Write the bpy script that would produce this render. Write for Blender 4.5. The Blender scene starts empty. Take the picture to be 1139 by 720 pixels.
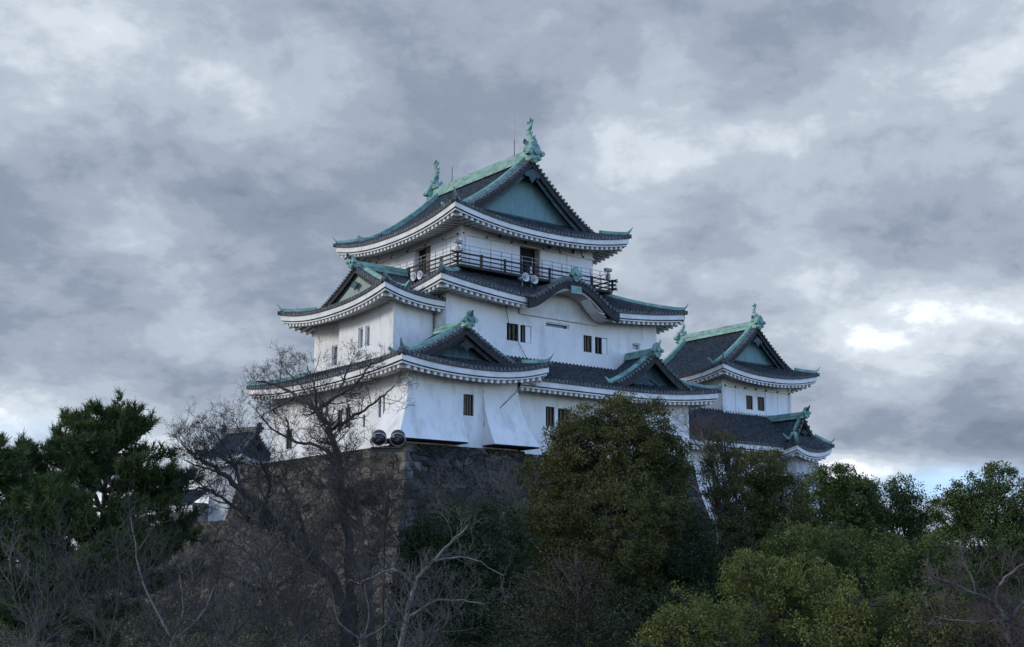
import bpy, math, random
import numpy as np
from mathutils import Vector, Matrix
R = math.radians
scn = bpy.context.scene
# ------------------------------------------------------------------ camera
CAMZ = 1.6; ZG = -4.0      # park ground lies 4 m below the bank the camera stands on
cam_d = bpy.data.cameras.new('camera'); cam = bpy.data.objects.new('camera', cam_d)
scn.collection.objects.link(cam); scn.camera = cam
cam.location = (0, 0, CAMZ); cam.rotation_euler = (R(90 + 11.1918), 0, 0)
cam_d.sensor_width = 36; cam_d.lens = 1400 / 1139 * 36; cam_d.clip_end = 6000; cam_d.clip_start = .1
# ------------------------------------------------------------------ world, sun, exposure
SUN_AZ, SUN_EL = -100., 22.          # azimuth clockwise from +Y
world = bpy.data.worlds.new('World'); scn.world = world; world.use_nodes = True
nt = world.node_tree; nt.nodes.clear()
def N(t, **kw):
    n = nt.nodes.new(t)
    for k, v in kw.items(): setattr(n, k, v)
    return n
def LK(a, b): nt.links.new(a, b)
def mth(op, a, b=None, c=None, clamp=False):
    n = N('ShaderNodeMath', operation=op); n.use_clamp = clamp
    for i, v in enumerate((a, b, c)):
        if v is None: continue
        if isinstance(v, (int, float)): n.inputs[i].default_value = v
        else: LK(v, n.inputs[i])
    return n.outputs[0]
def mixc(f, a, b):
    n = N('ShaderNodeMix', data_type='RGBA')
    for s, v in ((n.inputs[0], f), (n.inputs[6], a), (n.inputs[7], b)):
        if isinstance(v, (int, float)): s.default_value = v
        elif isinstance(v, tuple): s.default_value = (*v, 1)
        else: LK(v, s)
    return n.outputs[2]
sky = N('ShaderNodeTexSky', sky_type='NISHITA'); sky.sun_disc = False
sky.sun_elevation = R(SUN_EL); sky.sun_rotation = R(SUN_AZ); sky.air_density = 1.0; sky.dust_density = .6; sky.ozone_density = 2.0
tc = N('ShaderNodeTexCoord'); D_ = tc.outputs['Generated']
sep = N('ShaderNodeSeparateXYZ'); LK(D_, sep.inputs[0])
dx, dy, dz = sep.outputs
zz = mth('MAXIMUM', dz, 0.0)
den = mth('ADD', zz, .42)
px_ = mth('DIVIDE', dx, den); py_ = mth('DIVIDE', dy, den)
cmb = N('ShaderNodeCombineXYZ'); LK(px_, cmb.inputs[0]); LK(py_, cmb.inputs[1])
def noise(vec, scale, detail, rough, off=(0, 0, 0), dist=0.0):
    m = N('ShaderNodeMapping'); m.inputs['Location'].default_value = off; LK(vec, m.inputs['Vector'])
    n = N('ShaderNodeTexNoise'); n.inputs['Scale'].default_value = scale; n.inputs['Detail'].default_value = detail
    n.inputs['Roughness'].default_value = rough; n.inputs['Distortion'].default_value = dist
    LK(m.outputs[0], n.inputs['Vector']); return n.outputs['Fac']
def ramp(f, stops):
    r = N('ShaderNodeValToRGB'); el = r.color_ramp.elements
    while len(el) < len(stops): el.new(.5)
    for e, (p, c) in zip(el, stops): e.position = p; e.color = (*c, 1) if len(c) == 3 else c
    r.color_ramp.interpolation = 'EASE'
    LK(f, r.inputs[0]); return r.outputs[0]
def sdir(px, py):
    a = (px - 569.5) / 1400; b = -(py - 360) / 1400; t = R(11.1918)
    v = Vector((a, math.cos(t) - b * math.sin(t), math.sin(t) + b * math.cos(t))); return v.normalized()
n1 = noise(cmb.outputs[0], 2.1, 8, .55, (3.1, 1.7, 0), .15)
n2 = noise(cmb.outputs[0], 6.5, 10, .62, (9.3, 4.2, 2), .2)
n3 = noise(cmb.outputs[0], .8, 3, .5, (1.3, 8.2, 5), 0)
n4 = noise(cmb.outputs[0], 17, 8, .62, (2.3, 7.2, 4), .1)
dens = mth('ADD', mth('MULTIPLY', n1, .62), mth('ADD', mth('MULTIPLY', n2, .50), mth('ADD', mth('MULTIPLY', n3, .08), mth('MULTIPLY', n4, .16))))
n5 = noise(cmb.outputs[0], 3.4, 7, .55, (5.5, 2.2, 7), .1)
bil = mth('ABSOLUTE', mth('SUBTRACT', n5, .5))
dens = mth('ADD', mth('SUBTRACT', dens, .148), mth('MULTIPLY', mth('SUBTRACT', bil, .07), .68))
# thin bright patches and thick dark banks of the overcast, each a soft direction-space lobe (azimuth/elevation of the real sky)
def lobe(px, py, wx, wy, amp):
    c = sdir(px, py); d = N('ShaderNodeVectorMath', operation='SUBTRACT'); LK(D_, d.inputs[0]); d.inputs[1].default_value = c
    s = N('ShaderNodeSeparateXYZ'); LK(d.outputs[0], s.inputs[0])
    ax = mth('DIVIDE', s.outputs[0], wx / 1400); az = mth('DIVIDE', s.outputs[2], wy / 1400)
    ay = mth('DIVIDE', s.outputs[1], .35)
    r2 = mth('ADD', mth('ADD', mth('MULTIPLY', ax, ax), mth('MULTIPLY', az, az)), mth('MULTIPLY', ay, ay))
    return mth('MULTIPLY', mth('POWER', 2.718, mth('MULTIPLY', r2, -1.0)), amp)
for L_ in [(1060, 70, 80, 80, .13), (1120, 120, 70, 50, .06), (1050, 385, 90, 45, .12), (955, 385, 40, 30, .10), (1115, 335, 50, 30, .08), (970, 522, 150, 16, .26), (20, 470, 110, 30, .16), (30, 30, 90, 60, .13),
           (320, 110, 90, 50, .10), (660, 180, 70, 60, .12), (190, 120, 100, 60, .06), (210, 580, 70, 60, .30), (100, 560, 110, 40, .16), (560, 60, 60, 40, .04),
           (90, 330, 160, 70, -.09), (330, 250, 180, 60, -.09), (760, 50, 200, 60, .02), (860, 250, 150, 70, -.07), (480, 40, 160, 50, .03), (1050, 230, 130, 60, -.07), (1000, 450, 120, 30, -.05),
           (1090, 490, 110, 32, -.16), (960, 410, 30, 20, -.10), (200, 420, 170, 30, -.06), (480, 130, 80, 60, -.05)]:
    dens = mth('ADD', dens, lobe(*L_))
cloud = ramp(dens, [(.28, (.145, .180, .245)), (.41, (.200, .240, .312)), (.50, (.268, .312, .385)), (.59, (.345, .395, .465)), (.70, (.49, .545, .605)), (.82, (.78, .82, .87))])
# openings of blue low at the right and behind the camera on the right
blue_gap = mth('ADD', lobe(1065, 540, 60, 16, 1.3), mth('ADD', lobe(1010, 545, 40, 10, .5), lobe(30, 480, 60, 16, .25)), clamp=True)
az150 = N('ShaderNodeVectorMath', operation='DOT_PRODUCT'); LK(D_, az150.inputs[0]); az150.inputs[1].default_value = (math.sin(R(150)) * .9, math.cos(R(150)) * .9, .42)
behind = N('ShaderNodeMapRange'); LK(az150.outputs['Value'], behind.inputs[0])
behind.inputs[1].default_value = .25; behind.inputs[2].default_value = .75
skyS = N('ShaderNodeVectorMath', operation='SCALE'); LK(sky.outputs[0], skyS.inputs[0]); skyS.inputs['Scale'].default_value = 2.6
gap_col = (4.2, 6.6, 9.6)
cl10 = N('ShaderNodeVectorMath', operation='SCALE'); LK(cloud, cl10.inputs[0]); cl10.inputs['Scale'].default_value = 9.6
tint = N('ShaderNodeVectorMath', operation='MULTIPLY'); LK(skyS.outputs[0], tint.inputs[0]); tint.inputs[1].default_value = (1.04, 1.07, 1.27)
m1 = mixc(behind.outputs[0], cl10.outputs[0], tint.outputs[0])
m2 = mixc(mth('MULTIPLY', blue_gap, .75), m1, gap_col)
bg = N('ShaderNodeBackground'); LK(m2, bg.inputs[0]); bg.inputs[1].default_value = .10
wo = N('ShaderNodeOutputWorld'); LK(bg.outputs[0], wo.inputs[0])
sun_d = bpy.data.lights.new('sun', 'SUN'); sun_d.energy = 1.5; sun_d.angle = R(14); sun_d.color = (1, .95, .88)
sun = bpy.data.objects.new('sun', sun_d); scn.collection.objects.link(sun)
sv = Vector((math.sin(R(SUN_AZ)) * math.cos(R(SUN_EL)), math.cos(R(SUN_AZ)) * math.cos(R(SUN_EL)), math.sin(R(SUN_EL))))
sun.rotation_euler = sv.to_track_quat('Z', 'Y').to_euler()
sun.location = (-60, -20, 60)
scn.view_settings.view_transform = 'Standard'; scn.view_settings.look = 'None'
scn.view_settings.exposure = 0.54; scn.view_settings.gamma = 1.0; scn.view_settings.use_curve_mapping = False
scn.render.engine = 'CYCLES'
scn.cycles.max_bounces = 4; scn.cycles.diffuse_bounces = 2; scn.cycles.glossy_bounces = 2; scn.cycles.transparent_max_bounces = 4
# ------------------------------------------------------------------ pixel helper (photo px -> world at forward distance Y)
_t = R(11.1918)
def at(px, py, Y):
    a = (px - 569.5) / 1400; b = -(py - 360) / 1400
    r = (a, math.cos(_t) - b * math.sin(_t), math.sin(_t) + b * math.cos(_t)); k = Y / r[1]
    return Vector((r[0] * k, Y, CAMZ + r[2] * k))
# ------------------------------------------------------------------ materials
def mat(name, base, base2=None, scale=2.0, rough=.75, detail=5, lo=.35, hi=.65, stretch=(1, 1, 1), bump=0, bscale=None, spec=.3, metallic=0, trans=0):
    m = bpy.data.materials.new(name); m.use_nodes = True; t = m.node_tree; b = t.nodes['Principled BSDF']
    b.inputs['Roughness'].default_value = rough; b.inputs['Specular IOR Level'].default_value = spec; b.inputs['Metallic'].default_value = metallic
    c = t.nodes.new('ShaderNodeTexCoord'); mp = t.nodes.new('ShaderNodeMapping'); mp.inputs['Scale'].default_value = stretch
    t.links.new(c.outputs['Object'], mp.inputs[0])
    nz = t.nodes.new('ShaderNodeTexNoise'); nz.inputs['Scale'].default_value = scale; nz.inputs['Detail'].default_value = detail; nz.inputs['Roughness'].default_value = .6
    t.links.new(mp.outputs[0], nz.inputs['Vector'])
    r = t.nodes.new('ShaderNodeValToRGB'); r.color_ramp.elements[0].position = lo; r.color_ramp.elements[1].position = hi
    r.color_ramp.elements[0].color = (*base, 1); r.color_ramp.elements[1].color = (*(base2 or base), 1)
    t.links.new(nz.outputs['Fac'], r.inputs[0]); t.links.new(r.outputs[0], b.inputs['Base Color'])
    if bump:
        nb = t.nodes.new('ShaderNodeTexNoise'); nb.inputs['Scale'].default_value = bscale or scale * 6; nb.inputs['Detail'].default_value = 4
        t.links.new(c.outputs['Object'], nb.inputs['Vector'])
        bp = t.nodes.new('ShaderNodeBump'); bp.inputs['Strength'].default_value = bump; bp.inputs['Distance'].default_value = .05
        t.links.new(nb.outputs['Fac'], bp.inputs['Height']); t.links.new(bp.outputs[0], b.inputs['Normal'])
    return m
def plaster(name, c1, c2, c3):
    """white lime plaster with rain streaks and grey weathering blotches"""
    m = mat(name, c1, c2, .55, .85, 6, .38, .72, (1, 1, .6), .25, 3.0, .2)
    t = m.node_tree; b = t.nodes['Principled BSDF']; src = b.inputs['Base Color'].links[0].from_socket
    c = t.nodes.new('ShaderNodeTexCoord'); mp = t.nodes.new('ShaderNodeMapping'); mp.inputs['Scale'].default_value = (.95, .95, .34); t.links.new(c.outputs['Object'], mp.inputs[0])
    nz = t.nodes.new('ShaderNodeTexNoise'); nz.inputs['Scale'].default_value = 1.3; nz.inputs['Detail'].default_value = 7; nz.inputs['Roughness'].default_value = .65
    t.links.new(mp.outputs[0], nz.inputs['Vector'])
    mr = t.nodes.new('ShaderNodeMapRange'); mr.inputs[1].default_value = .50; mr.inputs[2].default_value = .80; mr.inputs[4].default_value = .85
    t.links.new(nz.outputs['Fac'], mr.inputs[0])
    mx = t.nodes.new('ShaderNodeMix'); mx.data_type = 'RGBA'; t.links.new(mr.outputs[0], mx.inputs[0]); t.links.new(src, mx.inputs[6]); mx.inputs[7].default_value = (*c3, 1)
    t.links.new(mx.outputs[2], b.inputs['Base Color']); return m
M = {}
M['plaster'] = plaster('plaster', (.76, .755, .74), (.66, .655, .64), (.40, .395, .375))
M['shutter'] = plaster('white_board', (.74, .75, .77), (.69, .70, .72), (.55, .56, .57))
M['oldwallshade'] = plaster('weathered_shaded_plaster', (.50, .505, .50), (.36, .365, .37), (.17, .175, .18))  # weathered plaster; its dark tone also paints shade on the distant turret
M['eave'] = mat('eave_plaster', (.72, .715, .70), (.56, .55, .53), 1.2, .85, 5, .4, .7)
M['soffit'] = mat('soffit_shaded_plaster', (.26, .25, .24), (.38, .37, .355), 1.4, .9)  # eave plaster darkened: shade between the rafters is put into the colour
M['tile'] = mat('roof_tile', (.015, .020, .023), (.082, .096, .100), 4.0, .55, 9, .42, .74, bump=.3, bscale=14, spec=.45)
M['tileend'] = mat('tile_end', (.035, .04, .05), (.15, .165, .18), 7, .6, 3, .4, .65)
M['copper'] = mat('green_copper', (.050, .115, .100), (.240, .410, .350), 1.5, .6, 9, .24, .64, (1, 1, 2.2), spec=.35)
M['copperdark'] = mat('dark_copper', (.022, .045, .052), (.055, .095, .10), 2.2, .6, 5, .35, .65)
M['panelblue'] = mat('gable_copper', (.10, .195, .205), (.17, .285, .29), 1.4, .6, 5, .3, .7, (3, 3, .6))
M['panelgreen'] = mat('gable_copper_pale', (.22, .28, .245), (.30, .365, .32), 1.4, .65, 5, .3, .7, (3, 3, .6))
M['paneldark'] = mat('gable_copper_dark', (.020, .045, .060), (.055, .11, .12), 2.5, .65, 5, .4, .7)
M['dark'] = mat('dark_wood', (.014, .015, .018), (.035, .034, .034), 3, .7)
M['void'] = mat('dark_interior', (.010, .010, .011), (.016, .015, .015), 2, .9)
M['wood'] = mat('aged_wood', (.10, .08, .06), (.17, .135, .105), 4, .8, stretch=(4, 4, .5))
M['metal'] = mat('grey_metal', (.16, .17, .18), (.22, .23, .24), 6, .45, metallic=.4)
M['horn'] = mat('horn_grey', (.48, .49, .50), (.60, .61, .62), 4, .5)
M['black'] = mat('black_paint', (.012, .012, .014), (.022, .022, .024), 5, .35, spec=.5)
M['lampglass'] = mat('lamp_glass', (.42, .45, .50), (.50, .53, .58), 5, .1, spec=.8)
def stone_mat(name, a, b_, c_, sc):
    m = bpy.data.materials.new(name); m.use_nodes = True; t = m.node_tree; b = t.nodes['Principled BSDF']; b.inputs['Roughness'].default_value = .9
    c = t.nodes.new('ShaderNodeTexCoord'); mp = t.nodes.new('ShaderNodeMapping'); mp.inputs['Scale'].default_value = (.8, .8, 1.5); t.links.new(c.outputs['Object'], mp.inputs[0])
    wn = t.nodes.new('ShaderNodeTexNoise'); wn.inputs['Scale'].default_value = 1.1; t.links.new(mp.outputs[0], wn.inputs['Vector'])
    ad = t.nodes.new('ShaderNodeMix'); ad.data_type = 'RGBA'; ad.blend_type = 'LINEAR_LIGHT'; ad.inputs[0].default_value = .55
    t.links.new(mp.outputs[0], ad.inputs[6]); t.links.new(wn.outputs['Color'], ad.inputs[7])
    v = t.nodes.new('ShaderNodeTexVoronoi'); v.inputs['Scale'].default_value = sc; t.links.new(ad.outputs[2], v.inputs['Vector'])
    ve = t.nodes.new('ShaderNodeTexVoronoi'); ve.feature = 'DISTANCE_TO_EDGE'; ve.inputs['Scale'].default_value = sc; t.links.new(ad.outputs[2], ve.inputs['Vector'])
    sp = t.nodes.new('ShaderNodeSeparateColor'); t.links.new(v.outputs['Color'], sp.inputs[0])
    r = t.nodes.new('ShaderNodeValToRGB'); e = r.color_ramp.elements; e.new(.5); e[0].color = (*a, 1); e[1].color = (*b_, 1); e[2].color = (*c_, 1); e[1].position = .55
    t.links.new(sp.outputs[0], r.inputs[0])
    mr = t.nodes.new('ShaderNodeMapRange'); mr.inputs[2].default_value = .05; t.links.new(ve.outputs['Distance'], mr.inputs[0])
    mx = t.nodes.new('ShaderNodeMix'); mx.data_type = 'RGBA'; mx.inputs[6].default_value = (.012, .012, .011, 1); t.links.new(mr.outputs[0], mx.inputs[0]); t.links.new(r.outputs[0], mx.inputs[7])
    n = t.nodes.new('ShaderNodeTexNoise'); n.inputs['Scale'].default_value = 5; n.inputs['Detail'].default_value = 8; t.links.new(c.outputs['Object'], n.inputs['Vector'])
    mr2 = t.nodes.new('ShaderNodeMapRange'); mr2.inputs[1].default_value = .3; mr2.inputs[2].default_value = .7; mr2.inputs[3].default_value = .25; mr2.inputs[4].default_value = 1.3; t.links.new(n.outputs['Fac'], mr2.inputs[0])
    m3 = t.nodes.new('ShaderNodeMix'); m3.data_type = 'RGBA'; m3.blend_type = 'MULTIPLY'; m3.inputs[0].default_value = 1; t.links.new(mx.outputs[2], m3.inputs[6]); t.links.new(mr2.outputs[0], m3.inputs[7])
    t.links.new(m3.outputs[2], b.inputs['Base Color'])
    bp = t.nodes.new('ShaderNodeBump'); bp.inputs['Strength'].default_value = 1.0; bp.inputs['Distance'].default_value = .5; t.links.new(mr.outputs[0], bp.inputs['Height']); t.links.new(bp.outputs[0], b.inputs['Normal'])
    return m
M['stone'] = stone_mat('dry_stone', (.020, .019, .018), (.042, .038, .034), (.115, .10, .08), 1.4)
M['cornerstone'] = mat('pale_cornerstone', (.030, .029, .028), (.17, .158, .14), 1.3, .9, 8, .38, .66, bump=.5)
M['ground'] = mat('ground', (.035, .032, .024), (.07, .06, .045), .8, .95, 8, .35, .65)
M['path'] = mat('path', (.30, .29, .28), (.38, .37, .36), 2, .9)
# ------------------------------------------------------------------ mesh builder
COL = scn.collection
class MB:
    def __init__(s): s.v = []; s.f = []
    def quad(s, a, b, c, d): n = len(s.v); s.v += [a, b, c, d]; s.f.append((n, n + 1, n + 2, n + 3))
    def tri(s, a, b, c): n = len(s.v); s.v += [a, b, c]; s.f.append((n, n + 1, n + 2))
    def grid(s, rows, closed=False):
        n = len(s.v); w = len(rows[0])
        for r in rows: s.v += list(r)
        for i in range(len(rows) - 1):
            for j in range(w if closed else w - 1):
                k = (j + 1) % w
                s.f.append((n + i * w + j, n + i * w + k, n + (i + 1) * w + k, n + (i + 1) * w + j))
    def loft(s, rows):
        n = len(s.v); s.grid(rows, True); w = len(rows[0])
        s.f.append(tuple(range(n, n + w))); m = n + (len(rows) - 1) * w; s.f.append(tuple(range(m, m + w)))
    def box(s, x0, x1, y0, y1, z0, z1, T=None):
        T = T or (lambda x, y, z: (x, y, z))
        r = lambda z: [T(x0, y0, z), T(x1, y0, z), T(x1, y1, z), T(x0, y1, z)]
        s.loft([r(z0), r(z1)])
    def sweep(s, pts, w, h, T=None, taper=None):
        """box section along a polyline, sides vertical"""
        pts = [Vector(p) for p in pts]; rows = []
        for i, p in enumerate(pts):
            a = pts[max(0, i - 1)]; b = pts[min(len(pts) - 1, i + 1)]; d = (b - a); dh = Vector((d.x, d.y, 0))
            if dh.length < 1e-6: dh = Vector((1, 0, 0))
            sd = Vector((-dh.y, dh.x, 0)).normalized(); k = taper[i] if taper else 1
            q = [p + sd * (w / 2 * k), p + sd * (w / 2 * k) * .75 + Vector((0, 0, h * k)), p - sd * (w / 2 * k) * .75 + Vector((0, 0, h * k)), p - sd * (w / 2 * k)]
            rows.append([(T(*x) if T else tuple(x)) for x in q])
        s.loft(rows)
    def tube(s, pts, rad, n=6, T=None, cap=True):
        pts = [Vector(p) for p in pts]; rows = []
        if not hasattr(rad, '__len__'): rad = [rad] * len(pts)
        for i, p in enumerate(pts):
            d = (pts[min(len(pts) - 1, i + 1)] - pts[max(0, i - 1)]).normalized()
            a = d.cross(Vector((0, 0, 1)) if abs(d.z) < .9 else Vector((1, 0, 0))).normalized(); b = d.cross(a)
            q = [p + (a * math.cos(2 * math.pi * k / n) + b * math.sin(2 * math.pi * k / n)) * rad[i] for k in range(n)]
            rows.append([(T(*x) if T else tuple(x)) for x in q])
        s.loft(rows) if cap else s.grid(rows, True)
    def each(s, name, m, parent):
        for k in range(0, len(s.v), 8):      # one object per 8-vertex box
            q = MB(); q.v = s.v[k:k + 8]; q.f = [tuple(i - k for i in f) for f in s.f if min(f) >= k and max(f) < k + 8]; q.build(name, m, parent)
    def build(s, name, m, parent=None, smooth=False):
        if not s.v: return None
        me = bpy.data.meshes.new(name); me.from_pydata([tuple(x) for x in s.v], [], s.f); me.materials.append(M[m] if isinstance(m, str) else m)
        if smooth: me.polygons.foreach_set('use_smooth', [True] * len(me.polygons))
        me.update(); o = bpy.data.objects.new(name, me); COL.objects.link(o)
        if parent: o.parent = parent
        return o
def tag(o, label=None, cat=None, group=None, kind=None):
    if label: o['label'] = label
    if cat: o['category'] = cat
    if group: o['group'] = group
    if kind: o['kind'] = kind
    return o
def empty(name, loc, rz=0):
    o = bpy.data.objects.new(name, None); COL.objects.link(o); o.location = loc; o.rotation_euler = (0, 0, rz); o.empty_display_size = .3; return o
# ------------------------------------------------------------------ roof engine (frame: x, y, z; T maps it into the building's frame)
class Roof:
    def __init__(s, T=None): s.T = T or (lambda x, y, z: (x, y, z)); s.tile, s.eave, s.line, s.green, s.board, s.ends, s.sof = MB(), MB(), MB(), MB(), MB(), MB(), MB()
    def face(s, P0, e, n, L, dlim, prof, lift, z0, inL=None, inR=None, o=1.9, dmin=None, eave=True, gap=None, w=.31, soff=.24):
        T = s.T
        def P(x, d, dz=0, sur=True):
            return T(P0[0] + e[0] * x + n[0] * d, P0[1] + e[1] * x + n[1] * d, z0 + (prof(d) if sur else 0) + lift(x, d) + dz)
        nst = max(1, round(L / w)); w = L / nst
        prof_x = [(0, 0), (.46, 0), (.56, .09), (.73, .13), (.90, .09), (1, 0)]
        for i in range(nst):
            xc = (i + .5) * w; dc = dlim(xc)
            if dc <= .02: continue
            cols = []
            Mt = max(3, int(dc / .42) + 2)
            for fx, hb in prof_x:
                x = (i + fx) * w; d1 = dlim(x)
                if abs(d1 - dc) > .6: d1 = dc
                d0 = dmin(x) if dmin else 0
                if d1 < d0: d1 = d0
                cols.append([P(x, d0 + (d1 - d0) * k / Mt, hb) for k in range(Mt + 1)])
            s.tile.grid(cols)
            if eave and not (gap and gap[0] < xc < gap[1]):
                s.tile.grid([[c[0] for c in cols], [P((i + fx) * w, .0, -.13) for fx, hb in prof_x]])
                xe = (i + .73) * w       # round end tile
                cen = [P(xe + .115 * math.cos(a), -.012, .02 + .115 * math.sin(a)) for a in [k * math.pi / 4 for k in range(8)]]
                k0 = len(s.ends.v); s.ends.v += cen; s.ends.f.append(tuple(range(k0, k0 + 8)))
        if not eave: return
        kl = inL if inL is not None else 0; kr = inR if inR is not None else 0
        segs = [(0, 1)]
        if gap: segs = [(0, gap[0] / L), (gap[1] / L, 1)]
        def X(sv, d): a = d * kl; b = L - d * kr; return a + (b - a) * sv
        for s0, s1 in segs:
            ns = max(2, int((s1 - s0) * L / .45)); S = [s0 + (s1 - s0) * k / ns for k in range(ns + 1)]
            def strip(mb, pr): mb.grid([[P(X(v, d), d, dz, False) for d, dz in pr] for v in S])
            strip(s.eave, [(.07, -.10), (.07, -.46), (.17, -.46)])
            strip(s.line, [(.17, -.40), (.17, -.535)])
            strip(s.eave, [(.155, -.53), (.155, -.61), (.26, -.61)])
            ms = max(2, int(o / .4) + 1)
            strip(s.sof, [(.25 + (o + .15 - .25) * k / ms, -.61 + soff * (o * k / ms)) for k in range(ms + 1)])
            nr = int((s1 - s0) * L / .44)
            for k in range(nr):
                x = (s0 + (s1 - s0) * (k + .5) / nr) * L; dm = min(o + .1, dlim(x) if kl or kr else o + .1)
                if x < kl * .25 or x > L - kr * .25: continue
                if dm < .35: continue
                zb = lambda d: -.61 + soff * (d - .25) * 1.0
                rows = []
                for d in (.235, (.235 + dm) / 2, dm):
                    rows.append([P(x - .095, d, zb(d) + .03, False), P(x + .095, d, zb(d) + .03, False), P(x + .095, d, zb(d) - .19, False), P(x - .095, d, zb(d) - .19, False)])
                s.eave.loft(rows)
    def hip(s, x0, y0, x1, y1, zf, n=9, w=.30, h=.26, tip=.55):
        """copper covered corner ridge from the eave corner up; zf(t) is surface height at t"""
        dxy = Vector((x1 - x0, y1 - y0)); Ln = dxy.length; u = dxy / Ln
        pts = []; tp = []
        pts.append((x0 - u.x * .22, y0 - u.y * .22, zf(0) + .66)); tp.append(.2)
        pts.append((x0 - u.x * .05, y0 - u.y * .05, zf(0) + .36)); tp.append(.55)
        pts.append((x0 + u.x * .1, y0 + u.y * .1, zf(0) + .16)); tp.append(.85)
        for k in range(1, n + 1):
            t = k / n; pts.append((x0 + dxy.x * t, y0 + dxy.y * t, zf(t) + .06)); tp.append(1)
        s.green.sweep(pts, w, h, s.T, tp)
        s.tile.sweep([(p[0], p[1], p[2] - .30) for p in pts[2:]], w + .16, .34, s.T)
        # round corner end tile under the horn
        s.ends.tube([(x0 - u.x * .12, y0 - u.y * .12, zf(0) + .02), (x0 + u.x * .1, y0 + u.y * .1, zf(0) + .02)], .15, 8, s.T)
    def finish(s, parent, extra=None, eave_name='eave'):
        r = s.tile.build('tile_roof', 'tile', parent)
        s.ends.build('tile_ends', 'tileend', r)
        e = s.eave.build(eave_name, 'eave', r)
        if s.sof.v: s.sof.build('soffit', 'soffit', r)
        if s.line.v: s.line.build('eave_groove', 'dark', r)
        if s.green.v: s.green.build('copper_ridge', 'copper', r)
        if s.board.v: s.board.build('bargeboard', 'dark', r)
        return r
def mkprof(H, D, k): return lambda d: H * (k * (d / D) + (1 - k) * (d / D) ** 2)
def onigawara(mb, x, y, z, s, T, ax='y'):
    """ridge end ornament: disc plate with scrolls"""
    def TT(a, b, c): return T(x + a * s, y + b * s, z + c * s)
    pl = [(0, .95), (.32, .72), (.5, .35), (.72, .18), (.78, -.12), (.5, -.22), (.35, -.55), (.12, -.75), (-.12, -.75), (-.35, -.55), (-.5, -.22), (-.78, -.12), (-.72, .18), (-.5, .35), (-.32, .72)]
    mb.loft([[TT(a, -.16, c) for a, c in pl], [TT(a, .22, c) for a, c in pl]])
    mb.tube([TT(0, -.34, .12), TT(0, -.1, .12)], .26 * s, 10)
    for sx in (-1, 1):
        mb.tube([TT(.62 * sx, -.3, .02), TT(.62 * sx, 0, .02)], .2 * s, 8)
        mb.tube([TT(.33 * sx, -.26, -.42), TT(.33 * sx, 0, -.42)], .16 * s, 8)
def smooth_fish(pp, n=3):
    P = [Vector(p) for p in pp]; P = [2 * P[0] - P[1]] + P + [2 * P[-1] - P[-2]]; out = []
    for i in range(1, len(P) - 2):
        for k in range(n):
            t = k / n; out.append(.5 * ((2 * P[i]) + (-P[i - 1] + P[i + 1]) * t + (2 * P[i - 1] - 5 * P[i] + 4 * P[i + 1] - P[i + 2]) * t * t + (-P[i - 1] + 3 * P[i] - 3 * P[i + 1] + P[i + 2]) * t ** 3))
    return out + [P[-2]]
def shachi(x, y, z, s, parent, T, yd):
    """dolphin-like roof fish: head down on the ridge, tail curled up; yd = direction its tail leans"""
    mb = MB()
    pts = []; rr = []
    path = smooth_fish([(-.28, .10), (-.30, .42), (-.05, .80), (.14, 1.15), (.10, 1.48), (-.06, 1.72)])
    rad = [.30, .34, .25, .17, .115, .07]
    for k, (a_, b_) in enumerate(path):
        t = k / (len(path) - 1) * 5; i = min(4, int(t)); pts.append((x, y + yd * s * a_, z + s * b_)); rr.append(s * (rad[i] + (rad[i + 1] - rad[i]) * (t - i)))
    mb.tube(pts, rr, 9, T)
    def flat(poly, th=.05):
        q = lambda o: [T(x + o * s, y + yd * s * a, z + s * b) for a, b in poly]
        mb.loft([q(-th), q(th)])
    tt = pts[-1]; ty = (tt[1] - y) / s * yd; tz = (tt[2] - z) / s
    flat([(ty - .06, tz - .15), (ty + .06, tz + .05), (ty + .42, tz + .22), (ty + .30, tz + .42), (ty + .10, tz + .30), (ty + .02, tz + .62), (ty - .16, tz + .34), (ty - .30, tz + .42), (ty - .14, tz + .05)])
    for t in (5, 8, 11):
        a = (pts[t][1] - y) / s * yd; b = (pts[t][2] - z) / s; r = rr[t] / s
        for sg in (-1, 1):
            flat([(a + sg * r * .6, b - .12), (a + sg * (r + .20), b + .16), (a + sg * (r + .05), b + .12), (a + sg * r * .6, b + .12)], .04)
    for sx in (-1, 1):
        q = [(x + sx * .2 * s, y - yd * .15 * s, z + .3 * s), (x + sx * .62 * s, y - yd * .05 * s, z + .62 * s), (x + sx * .55 * s, y + yd * .2 * s, z + .34 * s), (x + sx * .2 * s, y + yd * .15 * s, z + .2 * s)]
        o1 = [T(*p) for p in q]; o2 = [T(p[0], p[1], p[2] + .06 * s) for p in q]; mb.loft([o1, o2])
    q = [(-.30, -.5), (.30, -.5), (.30, .34), (-.30, .34)]
    mb.loft([[T(x + a * s, y + yd * -b * s, z - .15 * s) for a, b in q], [T(x + a * s * .8, y + yd * -b * s * .8, z + .32 * s) for a, b in q]])
    return mb.build('fish_ornament', 'copper', parent, True)
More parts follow.
